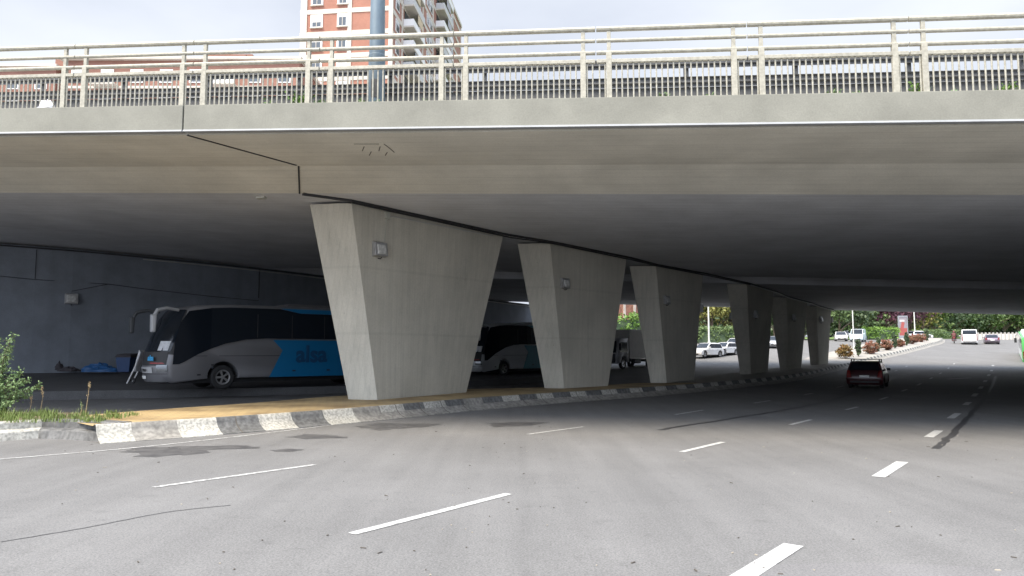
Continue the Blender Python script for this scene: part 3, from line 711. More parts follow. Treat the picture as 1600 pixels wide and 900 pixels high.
# ------------------------------------------------------------------ vehicles
black_rub = mat('tyre_rubber', (.015, .015, .016), .8); rim_m = mat('wheel_rim', (.35, .35, .36), .35, .8); rim_d = mat('dark_rim', (.06, .06, .065), .5, .3)
black_pl = mat('black_plastic', (.02, .02, .022), .55); glassm = mat('vehicle_glass', (.010, .014, .02), .08, spec=.28); chrome = mat('chrome_trim', (.6, .6, .6), .2, .9)
lens_r = mat('red_lens', (.16, .010, .010), .2, coat=.5); lens_w = mat('clear_lens', (.55, .57, .6), .12, .3, coat=.6); plate_w = mat('number_plate', (.75, .75, .72), .5); undr = mat('underbody', (.012, .012, .013), .9)
curtain_m = mat('sunshade_cloth', (.55, .56, .58), .8, var=.2, scale=6)
def off_poly(P, d):
    n = len(P); o = []; A_ = sum(P[i][0] * P[(i + 1) % n][1] - P[(i + 1) % n][0] * P[i][1] for i in range(n)); sg = 1 if A_ > 0 else -1
    for i in range(n):
        a, b, c = Vector(P[i - 1]), Vector(P[i]), Vector(P[(i + 1) % n]); e1 = (b - a).normalized(); e2 = (c - b).normalized()
        nn = Vector((-e1.y - e2.y, e1.x + e2.x)) * sg
        if nn.length < 1e-4: nn = Vector((-e1.y, e1.x)) * sg
        nn = nn.normalized(); o.append((b.x + nn.x * d, b.y + nn.y * d))
    return o
def shell(b, sil, hw, rnd=.06, bow=None, mi=0, mfn=None):
    """loft a side silhouette across the width: rounded edges, plan bow at the nose and tail"""
    cols = [(-1, rnd), (-1 + .25 * rnd, rnd * .3), (-1 + rnd, 0), (-.8, 0), (-.5, 0), (-.2, 0), (.2, 0), (.5, 0), (.8, 0), (1 - rnd, 0), (1 - .25 * rnd, rnd * .3), (1, rnd)]
    bow = bow or (lambda x, z, t: 0.0); n = len(sil); rings = []
    for t, ins in cols:
        P = off_poly(sil, ins) if ins else sil
        rings.append([(x + bow(x, z, t), t * hw(x, z), z) for x, z in P])
    V = [q for r in rings for q in r]
    for i in range(len(cols) - 1):
        for k in range(n):
            q = [V[j] for j in (i * n + k, i * n + (k + 1) % n, (i + 1) * n + (k + 1) % n, (i + 1) * n + k)]
            c = [sum(p[a] for p in q) / 4 for a in range(3)]
            b.add(q, [(0, 1, 2, 3)], mfn(*c) if mfn else mi, True)
    b.add(rings[0], [tuple(range(n))], mi); b.add(rings[-1], [tuple(range(n))[::-1]], mi)
def arc(cx, cz, r, a0, a1, n=10): return [(cx + r * math.cos(R(a0 + (a1 - a0) * i / n)), cz + r * math.sin(R(a0 + (a1 - a0) * i / n))) for i in range(n + 1)]
def wheel(parent, x, y, r, wd, side, rm=None):
    b = MB(); k = side
    b.lathe([(r * .62, -wd / 2), (r * .9, -wd / 2), (r * .985, -wd * .38), (r, -wd * .2), (r, wd * .2), (r * .985, wd * .38), (r * .9, wd / 2), (r * .62, wd / 2)], (0, 0, 0), 'y', 28)
    b.lathe([(r * .62, -wd / 2), (r * .62, wd / 2)], (0, 0, 0), 'y', 28)
    w_ = thing('wheel', None, None, (x, y, r)); w_.parent = parent
    b.build('tyre', black_rub, w_)
    b = MB(); yo = k * wd * .42
    b.lathe([(0, yo), (r * .12, yo), (r * .16, yo - k * .01)], (0, 0, 0), 'y', 14)
    b.lathe([(r * .5, yo), (r * .63, yo + k * .012), (r * .63, yo - k * .06)], (0, 0, 0), 'y', 28)
    for j in range(5):
        a = j * 2 * math.pi / 5
        b.hexa([Vector((math.cos(a + s_) * q, yo - k * .02, math.sin(a + s_) * q)) for q, s_ in ((r * .1, -.7), (r * .55, -.2), (r * .55, .2), (r * .1, .7))], [Vector((math.cos(a + s_) * q, yo + k * .004, math.sin(a + s_) * q)) for q, s_ in ((r * .1, -.7), (r * .55, -.16), (r * .55, .16), (r * .1, .7))])
    b.build('rim', rm or rim_m, w_)
    return w_
def poly_side(b, pts, y, th=.012, mi=0):     # a flat plate in the side plane; y may be a function of (x, z)
    f = y if callable(y) else (lambda x, z: y)
    sgn = 1 if f(*pts[0]) > 0 else -1
    b.hexa([Vector((x, f(x, z) - sgn * .004, z)) for x, z in pts], [Vector((x, f(x, z) + sgn * th, z)) for x, z in pts], mi)
def car(label, paint, loc, rz, L_=4.3, Wd=1.78, H=1.5, style='hatch', group=None, rack=False, name='car', cat='car', rim=None, lite=False):
    t = thing(name, label, cat, loc, rz, group); h = L_ / 2; r = .33 if style != 'suv' else .36
    xf, xb = h - .85, -h + .78
    sill = .24; belt = H * .62 if style != 'van' else H * .56; bt = belt
    arch = r + .06
    hood = H * .52 if style != 'van' else H * .52
    xw = {'hatch': h - 1.15, 'suv': h - 1.2, 'sedan': h - 1.3, 'van': h - .75}[style]          # windscreen foot
    xt = {'hatch': -h + .12, 'suv': -h + .1, 'sedan': -h + .75, 'van': -h + .06}[style]         # rear glass foot
    xr0 = {'hatch': xw - .85, 'suv': xw - .8, 'sedan': xw - .9, 'van': xw - .7}[style]
    xr1 = {'hatch': -h + .62, 'suv': -h + .55, 'sedan': -h + 1.55, 'van': -h + .18}[style]
    sil = [(h - .10, sill), (h - .02, .36), (h, .5), (h - .03, .64), (h - .14, hood * .95), (xw + .35, hood + .06), (xw, bt), (xt, bt + .02)]
    if style == 'sedan': sil += [(-h + .12, bt - .02), (-h + .04, bt - .1)]
    sil += [(-h + .02, .75), (-h, .55), (-h + .03, .38), (-h + .12, sill)]
    sil += [p for p in arc(xb, r, arch, 190, -10, 12) if p[1] > sill - .02] + [p for p in arc(xf, r, arch, 190, -10, 12) if p[1] > sill - .02]
    sil = sil[::-1]
    W2 = Wd / 2
    hwb = lambda x, z: W2 - max(0, (.45 - z)) * .1 - max(0, z - .7) * .06
    bow = lambda x, z, tt: (-.16 * tt * tt if x > h - .5 else .10 * tt * tt if x < -h + .35 else 0)
    b = MB(); shell(b, sil, hwb, .05, bow)
    hg0 = W2 - .03; hg1 = W2 - (.2 if style != 'van' else .1)
    hwg = lambda x, z: hg0 + (hg1 - hg0) * max(0, min(1, (z - bt) / (H - bt)))
    gsil = [(xw + .02, bt - .03), (xw - .45, bt + (H - bt) * .56), (xr0, H - .035), ((xr0 + xr1) / 2, H), (xr1, H - .04), ((xr1 + xt) / 2 - .05, bt + (H - bt) * .55), (xt + .02, bt - .03)]
    bowg = lambda x, z, tt: (-.10 * tt * tt if x > xr0 - .1 else .06 * tt * tt if x < xr1 + .1 else 0)
    shell(b, gsil, hwg, .05, bowg); body = b.build('body', paint, t, sharp=32)
    # glass
    sw = [(xw - .25, bt + .03), (xw - .62, bt + (H - bt) * .62), (xr0 - .1, H - .12), (xr1 - .0, H - .13), ((xr1 + xt) / 2 + .12, bt + (H - bt) * .5), (xt + .3, bt + .03)]
    if style == 'van': sw = [(xw - .2, bt + .03), (xr0 + .05, H - .16), (xr0 - .75, H - .16), (xr0 - .75, bt + .03)]
    for sd in (1, -1):
        b = MB(); poly_side(b, sw, (lambda x, z, sd=sd: sd * (hwg(x, z) - .0)), .008); win = b.build('side_window', glassm, t)
        if style != 'van':
            b = MB(); xm = (xw + xt) / 2 + .15; poly_side(b, [(xm + .04, bt + .03), (xm + .02, H - .12), (xm - .06, H - .12), (xm - .04, bt + .03)], (lambda x, z, sd=sd: sd * (hwg(x, z) + .008)), .005); b.build('pillar', black_pl, win)
    def pane(nm, p0, p1, bw, nx):
        b = MB(); V = []; tt = [-.86, -.6, -.3, 0, .3, .6, .86]
        for (x, z) in (p0, p1):
            for q in tt: V.append((x + bw * q * q + nx * .012, q * hwg(x, z), z + .010))
        n_ = len(tt); b.add(V, [(i, i + 1, n_ + i + 1, n_ + i) for i in range(n_ - 1)], 0, True); b.build(nm, glassm, t, recalc=False)
    mz = bt + (H - bt) * .56
    # front and rear screens follow the greenhouse in two straight runs
    def pane3(nm, P3, bw, nx):
        b = MB(); V = []; tt = [-.88, -.6, -.3, 0, .3, .6, .88]
        for (x, z) in P3:
            for q in tt: V.append((x + bw * q * q + nx * .014, q * hwg(x, z), z + .012))
        n_ = len(tt); b.add(V, [(j * n_ + i, j * n_ + i + 1, (j + 1) * n_ + i + 1, (j + 1) * n_ + i) for j in range(len(P3) - 1) for i in range(n_ - 1)], 0, True); return b.build(nm, glassm, t, recalc=False)
    lerp = lambda a, c, f: (a[0] + (c[0] - a[0]) * f, a[1] + (c[1] - a[1]) * f)
    pane3('windscreen', [lerp(gsil[0], gsil[1], .15), gsil[1], lerp(gsil[1], gsil[2], .85)], -.10, 1)
    if style != 'van': pane3('rear_window', [lerp(gsil[4], gsil[5], .18), gsil[5], lerp(gsil[5], gsil[6], .72)], .06, -1)
    else:
        pane3('rear_window', [lerp(gsil[4], gsil[5], .3), gsil[5], lerp(gsil[5], gsil[6], .5)], .06, -1)
    for x in (xf, xb):
        for sd in (1, -1): wheel(t, x, sd * (W2 - .13), r, .2, sd, rim)
    # lights, plates, bumpers, mirrors
    for sd in (1, -1):
        b = MB(); b.hexa([Vector(p) for p in ((h - .16, sd * (W2 - .42), .58), (h - .2, sd * (W2 - .08), .60), (h - .3, sd * (W2 - .06), hood * .93), (h - .24, sd * (W2 - .38), hood * .9))], [Vector(p) for p in ((h - .03, sd * (W2 - .42), .57), (h - .12, sd * (W2 - .06), .6), (h - .24, sd * (W2 - .04), hood * .95), (h - .12, sd * (W2 - .38), hood * .9))]); b.build('headlight', lens_w, t)
        zt = (.62, bt + .06) if style in ('hatch', 'suv', 'sedan') else (.55, bt + .3)
        b = MB(); b.hexa([Vector(p) for p in ((-h + .12, sd * (W2 - .30 + (.14 if style == 'van' else 0)), zt[0]), (-h + .2, sd * (W2 - .05), zt[0]), (-h + .24, sd * (W2 - .06), zt[1]), (-h + .16, sd * (W2 - .22 + (.1 if style == 'van' else 0)), zt[1]))], [Vector(p) for p in ((-h + .0, sd * (W2 - .30 + (.14 if style == 'van' else 0)), zt[0]), (-h + .08, sd * (W2 - .04), zt[0]), (-h + .12, sd * (W2 - .05), zt[1]), (-h + .03, sd * (W2 - .22 + (.1 if style == 'van' else 0)), zt[1]))]); b.build('tail_light', lens_r, t)
        b = MB(); b.box((xw - .38, sd * (W2 + .08), bt + .10), (.12, .2, .14)); b.build('mirror', paint if style != 'hatch' else black_pl, t, bevel=.03)
    b = MB(); b.box((h - .04, 0, .36), (.12, Wd * .62, .16)); b.build('front_grille', black_pl, t, bevel=.02)
    b = MB(); b.box((-h + .06, 0, .38), (.12, Wd * .8, .12)); b.build('rear_bumper', black_pl, t, bevel=.03)
    b = MB(); b.box((h + .005, 0, .44), (.03, .5, .11)); b.build('number_plate', plate_w, t)
    b = MB(); b.box((-h - .01, 0, .70 if style != 'sedan' else .6), (.03, .5, .11)); b.build('number_plate', plate_w, t)
    b = MB(); b.box((0, 0, .27), (L_ - .5, Wd - .3, .12)); b.build('underbody', undr, t)
    if rack:
        for x in (xr0 - .25, xr1 + .25):
            b = MB(); bar(b, (x, -hg1 + .0, H + .10), (x, hg1 - .0, H + .10), .07, .035)
            for sd in (1, -1): b.box((x, sd * (hg1 - .02), H + .02), (.08, .06, .16))
            b.build('roof_bar', black_pl, t)
    if not lite:
        for sd in (1, -1):
            b = MB()
            for x in (xw - .55, (xw + xt) / 2 + .15 - .0): b.box((x - .45, sd * (W2 - .012), bt - .16), (.16, .03, .03))
            b.build('door_handles', black_pl, t)
    return t

def coach(label, loc, rz, band=(.0, .13, .30), name='coach', writing=True, L_=12.2):
    silver = mat('silver_coach_paint' if writing else 'pale_coach_paint', (.16, .16, .168) if writing else (.45, .47, .48), .38, .3, coat=.3, var=.05, scale=.7); blue = mat('coach_blue' if writing else 'coach_teal', band, .4, coat=.3)
    t = thing(name, label, 'coach', loc, rz, 'long-distance coaches parked in the underpass'); h = L_ / 2; W2 = 1.275; r = .5
    xf, xb = h - 2.75, -h + 2.7
    sil = [(h - .30, .30), (h - .12, .36), (h - .04, .6), (h - .0, .95), (h - .08, 1.45), (h - .32, 2.2), (h - .62, 2.9), (h - .95, 3.28), (h - 1.5, 3.45), (h - 3.0, 3.55), (0, 3.58), (-h + .5, 3.56), (-h + .12, 3.4), (-h + .02, 2.6), (-h, .9), (-h + .1, .4), (-h + .4, .32)]
    sil += [p for p in arc(xb, r, .64, 200, -20, 14) if p[1] > .31] + [p for p in arc(xf, r, .64, 200, -20, 14) if p[1] > .31]
    sil = sil[::-1]
    hw = lambda x, z: W2 - z * .012 - max(0, x - (h - 2.2)) * .07
    k_ = lambda x: max(0, min(1, (x - (h - 1.4)) / 1.0))
    bow = lambda x, z, tt: -.62 * abs(tt) ** 2.6 * k_(x) + (.1 * tt * tt if x < -h + .4 else 0)
    b = MB(); shell(b, sil, hw, .075, bow, 0, lambda x, y, z: 1 if x > h - 1.35 and 1.5 < z < 3.3 else 0); b.build('body', [silver, black_pl], t, sharp=40)
    # front: black mask and windscreen follow the bowed nose
    def nose(nm, prof, m, q0, q1, lift, steps=9, th=0):
        b = MB(); V = []; tt = [q0 + (q1 - q0) * i / steps for i in range(steps + 1)]
        for x, z in prof:
            for q in tt:
                V.append((x + bow(x, z, q) + lift * (1 - .3 * abs(q)), q * (hw(x, z) + lift * (1 if abs(q) > .9 else 0)), z + lift * .3))
        n_ = len(tt); b.add(V, [(j * n_ + i, j * n_ + i + 1, (j + 1) * n_ + i + 1, (j + 1) * n_ + i) for j in range(len(prof) - 1) for i in range(n_ - 1)], 0, True); return b.build(nm, m, t, recalc=False)
    nose('windscreen', [(h - .10, 1.56), (h - .32, 2.2), (h - .62, 2.9), (h - .93, 3.26)], glassm, -.97, .97, .015)
    nose('nose_panel', [(h - .005, 1.0), (h - .08, 1.45), (h - .10, 1.55)], black_pl, -.93, .93, .018)
    nose('badge_strip', [(h - .035, .70), (h + .0, .93)], mat('pale_badge_strip', (.5, .5, .5), .4, .3), -.55, .55, .022)
    nose('bumper_seam', [(h - .046, .655), (h - .04, .675)], black_pl, -.95, .95, .02)
    for sd in (1, -1):
        nose('headlight', [(h - .03, .74), (h - .0, .96), (h - .02, 1.02)], mat('coach_lamp_glass', (.16, .17, .18), .15, .4, coat=.5), sd * .70, sd * .96, .03, 5)
        nose('indicator_strip', [(h - .012, 1.06), (h - .035, 1.12)], mat('red_trim', (.25, .02, .02), .4), sd * .45, sd * .9, .03, 4)
    nose('number_plate', [(h - .06, .46), (h - .045, .58)], plate_w, -.2, .2, .03, 3)
    nose('sunshade', [(h - .12, 1.6), (h - .24, 1.98)], curtain_m, .62, .90, .02, 3)
    # side glass and colour bands
    upA = [(-h + .3, 3.27), (-h + .3, 2.12), (h - 4.6, 2.14), (h - 3.7, 2.08), (h - 2.8, 1.90), (h - 2.2, 1.68), (h - 2.2, 3.37), (h - 3.0, 3.42), (h - 5.2, 3.44), (h - 6.2, 3.27)]
    upB = [(h - 2.2, 1.68), (h - 1.7, 1.46), (h - 1.2, 1.16), (h - .98, 1.06), (h - .74, 1.05), (h - .80, 2.0), (h - 1.0, 2.75), (h - 1.3, 3.22), (h - 2.2, 3.37)]
    for sd in (1, -1):
        fy = lambda x, z, sd=sd: sd * hw(x, z)
        b = MB(); poly_side(b, upA, fy, .008); sg = b.build('side_glass', glassm, t)
        b = MB(); poly_side(b, upB, fy, .008); b.build('cab_glass', mat('dark_cab_glass', (.008, .011, .016), .12, spec=.06), t)
        b = MB()
        for x in (-4.4, -2.9, -1.3, .3, 1.9): poly_side(b, [(x, 2.16), (x + .035, 2.16), (x + .035, 3.18), (x, 3.18)], (lambda x, z, sd=sd: sd * (hw(x, z) + .007)), .004)
        b.build('window_joint', black_pl, sg)
        b = MB(); poly_side(b, [(h - 4.9, 2.07), (h - 5.35, 1.62), (h - 4.75, .46), (xb + .8, .46), (xb + .8, 2.07)], fy, .006); b.build('colour_band', blue, t)
        b = MB(); poly_side(b, [(-h + .3, 3.47), (-h + .3, 3.28), (h - 6.15, 3.28), (h - 5.2, 3.46)], fy, .006); b.build('roof_band', blue, t)
        b = MB(); poly_side(b, [(-h + .2, 1.395), (-h + .2, 1.375), (h - 1.6, 1.375), (h - 1.6, 1.395)], fy, .009); b.build('panel_seam', black_pl, t)
        b = MB()
        for x, z in ((h - 5.9, .72), (h - 7.6, .72), (h - 2.3, 1.02), (h - 1.75, .62)): b.box((x, sd * (hw(x, z) + .012), z), (.14, .03, .06))
        b.build('locker_latch', black_pl, t)
        if writing:
            tm = mat('dark_blue_lettering', (.006, .06, .15), .5)
            o = text_part('lettering', 'alsa', 1.05, tm, t, (h - 6.75, sd * (W2 + .008), 1.42), (R(90), 0, R(180) if sd > 0 else 0), .004, .03)
    for x in (xf, xb, xb - 1.35):
        for sd in (1, -1): wheel(t, x, sd * (W2 - .2), r, .3, sd)
    if writing:
        o = text_part('front_lettering', 'alsa', .30, mat('pale_blue_lettering', (.05, .35, .65), .4), t, (h - .075 - .02, .52, 1.30), (R(84), 0, R(90 + 11)), .004, .012)
        o = text_part('badge_lettering', 'SETRA', .15, black_pl, t, (h + .025, 0, .81), (R(90), 0, R(90)), .003, .004)
        o.scale = (1.7, 1, 1)
    mp_ = [mat('pale_mirror_shell', (.45, .46, .47), .35, .2, coat=.3), mat('dark_mirror_shell', (.05, .055, .06), .4)]
    for sd in (1, -1):
        m = mp_[0] if sd > 0 else mp_[1]
        mr = thing('mirror', None, None, (h - .75, sd * 1.12, 3.22)); mr.parent = t
        b = MB(); b.tube([(-.15, 0, .02), (.35, sd * .12, .08), (.72, sd * .2, -.02), (.86, sd * .22, -.28)], [.06, .07, .08, .07], 10); b.build('arm', m, mr)
        b = MB(); b.hexa([Vector((.80, sd * .12, -.9)), Vector((.96, sd * .12, -.9)), Vector((.96, sd * .36, -.9)), Vector((.80, sd * .36, -.9))], [Vector((.78, sd * .10, -.2)), Vector((.98, sd * .10, -.2)), Vector((.98, sd * .38, -.2)), Vector((.78, sd * .38, -.2))]); b.build('shell', m, mr, bevel=.05)
    b = MB(); b.box((0, 0, .4), (L_ - 1.2, 2.0, .25)); b.build('underbody', undr, t)
    b = MB(); b.hexa([Vector(p) for p in ((-3.2, -.8, 3.56), (.4, -.8, 3.56), (.4, .8, 3.56), (-3.2, .8, 3.56))], [Vector(p) for p in ((-3.0, -.7, 3.72), (.2, -.7, 3.72), (.2, .7, 3.72), (-3.0, .7, 3.72))]); b.build('roof_unit', silver, t, bevel=.04)
    return t

# coach 1: its near front corner sits at pixel (277, 604)
ph = R(43); fwd = Vector((-math.cos(ph), -math.sin(ph), 0)); lft = Vector((math.sin(ph), -math.cos(ph), 0)); lft = Vector((-fwd.y, fwd.x, 0))
corner_ = Vector((-14.5, 31.4, .06))
c0 = corner_ - fwd * 5.85 - lft * 1.27
coach('silver and blue coach parked at the left by the abutment wall', c0, math.atan2(fwd.y, fwd.x)).scale = (1.06,) * 3
ph = R(52); fwd = Vector((-math.cos(ph), -math.sin(ph), 0)); lft = Vector((-fwd.y, fwd.x, 0))
c0 = Vector((-1.9, 48.2, .1)) - fwd * 5.6 - lft * 1.2
coach('pale coach with a teal band glimpsed between the first two piers', c0, math.atan2(fwd.y, fwd.x), (.03, .17, .22), writing=False)

# lorry between the second and third piers
def lorry(loc, rz):
    cabm = mat('dark_cab_paint', (.05, .055, .065), .35, coat=.4); grey = mat('grey_cab_paint', (.30, .30, .31), .4, .2); boxm = mat('lorry_box_panel', (.42, .40, .37), .6, var=.1, scale=1.5)
    t = thing('lorry', 'box lorry with a dark cab parked between the second and third piers', 'lorry', loc, rz)
    b = MB(); sil = [(3.5, .45), (3.62, .6), (3.62, 1.5), (3.48, 2.5), (3.2, 2.75), (1.75, 2.8), (1.7, 1.0)] + [p for p in arc(2.55, .5, .6, 200, -20, 10) if p[1] > .5 or True]
    sil = [(3.5, .45), (3.62, .6), (3.62, 1.5), (3.45, 2.5), (3.2, 2.75), (1.75, 2.8), (1.7, .6)] + [p for p in arc(2.55, .5, .62, 172, 8, 10)]
    shell(b, sil[::-1], lambda x, z: 1.2, .06, lambda x, z, q: -.12 * q * q if x > 3 else 0); b.build('cab', grey, t)
    b = MB(); b.quad((3.64, -1.02, 1.45), (3.64, 1.02, 1.45), (3.48, .98, 2.5), (3.48, -.98, 2.5)); b.build('windscreen', glassm, t)
    b = MB(); b.box((3.62, 0, .95), (.06, 1.9, .8)); b.build('grille', cabm, t, bevel=.02)
    for sd in (1, -1):
        b = MB(); poly_side(b, [(1.95, 1.5), (3.3, 1.5), (3.12, 2.4), (1.95, 2.4)], sd * 1.2, .01); b.build('side_window', glassm, t)
        b = MB(); b.box((3.6, sd * .9, .62), (.06, .35, .2)); b.build('headlight', lens_w, t)
        b = MB(); b.box((3.45, sd * 1.38, 2.0), (.15, .2, .6)); b.build('mirror', black_pl, t, bevel=.03)
        b = MB(); poly_side(b, [(1.75, 1.2), (2.0, 1.2), (2.0, 2.7), (1.75, 2.7)], sd * 1.201, .006); b.build('cab_stripe', cabm, t)
    b = MB(); b.box((-1.35, 0, 2.25), (5.9, 2.45, 2.7)); bx = b.build('cargo_box', boxm, t, bevel=.03)
    for sd in (1, -1):
        for z in (.93, 3.57): b = MB(); bar(b, (-4.3, sd * 1.235, z), (1.6, sd * 1.235, z), .06, .08); b.build('box_trim', cabm, bx)
    b = MB(); b.box((-.9, 0, .72), (7.2, .9, .25)); b.build('chassis', undr, t)
    b = MB(); b.box((0, .95, .7), (1.2, .4, .5)); b.build('fuel_tank', galv, t, bevel=.08)
    for x in (2.55, -2.3, ):
        for sd in (1, -1): wheel(t, x, sd * 1.02, .5, .3, sd)
    return t
ph = R(50); fwd = Vector((-math.cos(ph), -math.sin(ph), 0))
lorry(Vector((10.9, 70.2, rd(70.2))) , math.atan2(fwd.y, fwd.x))

# cars
red = mat('dark_red_paint', (.035, .004, .006), .35, coat=.3); white = mat('white_paint', (.6, .6, .6), .35, coat=.4); silverc = mat('silver_paint', (.45, .47, .49), .3, .5, coat=.4); mauve = mat('mauve_grey_paint', (.18, .14, .18), .3, .4, coat=.4); lightblue = mat('pale_blue_paint', (.5, .6, .62), .4, coat=.3)
rp = gr(1352, 607); hd = math.atan2(.86, .52)
car('dark red hatchback with roof bars driving away under the overpass', red, rp + Vector((math.cos(hd), math.sin(hd), 0)) * 1.9, hd, 4.4, 1.9, 1.54, 'hatch', rack=True, rim=rim_d)
GP = 'white cars parked beyond the piers'
def put(px, py, y=None): p = gr(px, py); return p
hd2 = math.atan2(-.42, -.9)
p = gr(1103, 558.5); car('white crossover parked nearest the third pier', white, p, hd2 + .25, 4.4, 1.85, 1.62, 'suv', GP)
p = gr(1131, 555); car('small white car parked behind the white crossover', white, p, hd2 + .3, 4.0, 1.75, 1.5, 'hatch', GP)
p = gr(1151, 552); car('white people carrier parked next to the fourth pier', white, p, hd2 + .35, 4.6, 1.85, 1.8, 'suv', GP)
p = gr(1209, 543); car('silver car glimpsed in the gap between fourth and fifth piers', silverc, p, hd2 + .9, 4.3, 1.8, 1.5, 'hatch', 'cars in the far car park', lite=True)
p = gr(1314, 533); car('white car with sloping nose parked right of the farthest pier', white, p, R(250), 4.3, 1.8, 1.5, 'hatch', 'cars in the far car park', lite=True)
p = gr(1326, 529); car('silver car parked behind the white car near the farthest pier', silverc, p, R(240), 4.4, 1.8, 1.5, 'sedan', 'cars in the far car park', lite=True)
p = gr(1341, 534); car('pale blue van parked left of the clipped hedge', lightblue, p, R(238), 4.7, 1.85, 1.95, 'van', 'cars in the far car park', name='van', cat='van', lite=True)
p = gr(1301, 526); car('white car half hidden behind the farthest pier', white, p, R(300), 4.3, 1.8, 1.5, 'sedan', 'cars in the far car park', lite=True)
hd3 = math.atan2(.87, .49)
p = gr(1515.5, 538.5); car('white delivery van driving away on the sunlit road', white, p + Vector((math.cos(hd3), math.sin(hd3), 0)) * 2.2, hd3, 4.9, 1.95, 2.15, 'van', name='van', cat='van')
p = gr(1551, 538); car('mauve-grey saloon driving away right of the white van', mauve, p + Vector((math.cos(hd3), math.sin(hd3), 0)) * 2.0, hd3, 4.4, 1.78, 1.42, 'sedan')

# green and white city bus at the right edge
def city_bus(loc, rz):
    gre = mat('bus_green', (.10, .42, .12), .4, coat=.3); wh = mat('bus_white', (.70, .72, .70), .45, coat=.3)
    t = thing('city_bus', 'green and white city bus cut by the right edge of the picture', 'bus', loc, rz); h = 6.0; W2 = 1.27; r = .48
    sil = [(h - .2, .3), (h, .5), (h, 1.2), (h - .15, 2.7), (h - .4, 3.0), (h - 1, 3.08), (-h + .4, 3.08), (-h + .08, 2.95), (-h, 2.5), (-h, .5), (-h + .15, .32)]
    sil += [p for p in arc(-h + 3.2, r, .6, 195, -15, 10) if p[1] > .31] + [p for p in arc(h - 2.7, r, .6, 195, -15, 10) if p[1] > .31]
    b = MB(); shell(b, sil[::-1], lambda x, z: W2, .07, lambda x, z, q: -.2 * q * q if x > h - .6 else .06 * q * q if x < -h + .4 else 0); b.build('body', gre, t, sharp=40)
    b = MB(); b.hexa([Vector((x, y, 3.07)) for x, y in ((-h + .5, -1.1), (h - 1.2, -1.1), (h - 1.2, 1.1), (-h + .5, 1.1))], [Vector((x, y, 3.36)) for x, y in ((-h + .7, -.95), (h - 1.5, -.95), (h - 1.5, .95), (-h + .7, .95))]); b.build('roof_unit', wh, t, bevel=.05)
    for sd in (1, -1):
        b = MB(); poly_side(b, [(-h + .5, 1.35), (h - .5, 1.35), (h - .6, 2.7), (-h + .5, 2.7)], sd * W2, .01); b.build('side_window', glassm, t)
        b = MB(); poly_side(b, [(-h + .3, 2.72), (h - .4, 2.72), (h - .5, 2.98), (-h + .3, 2.98)], sd * W2, .008); b.build('cornice_band', wh, t)
        b = MB(); poly_side(b, [(-h + 1.2, .55), (h - .3, .55), (h - .3, 1.3), (-h + 2.2, 1.3)], sd * W2, .006); b.build('side_band', wh, t)
        b = MB(); b.box((-h - .01, sd * 1.08, 1.15), (.06, .22, .75)); b.build('tail_light', lens_r, t, bevel=.02)
        b = MB(); b.tube([(h - .1, sd * 1.15, 2.7), (h + .15, sd * 1.5, 2.6), (h + .15, sd * 1.55, 2.3)], .03, 6); b.box((h + .15, sd * 1.55, 2.0), (.14, .24, .55)); b.build('mirror', black_pl, t)
        for x in (-h + 3.2, h - 2.7): wheel(t, x, sd * (W2 - .18), r, .28, sd)
    b = MB(); b.quad((-h - .012, -1.05, 1.7), (-h - .012, 1.05, 1.7), (-h + .06, 1.0, 2.8), (-h + .06, -1.0, 2.8)); b.build('rear_window', glassm, t)
    b = MB(); b.quad((h + .005, -1.1, 1.2), (h + .005, 1.1, 1.2), (h - .15, 1.05, 2.75), (h - .15, -1.05, 2.75)); b.build('windscreen', glassm, t)
    b = MB(); b.box((0, 0, .38), (11, 2.1, .2)); b.build('underbody', undr, t)
    return t
bh = math.atan2(.838, .546); bf = Vector((math.cos(bh), math.sin(bh), 0)); bl_ = Vector((-bf.y, bf.x, 0))
rear_left = gr(1598, 566)
bl = rear_left + bf * 6.0 - bl_ * 1.27
cbus = city_bus(Vector((bl.x, bl.y, rd(rear_left.y))), bh); cbus.rotation_euler = (0, -R(4.0), bh)

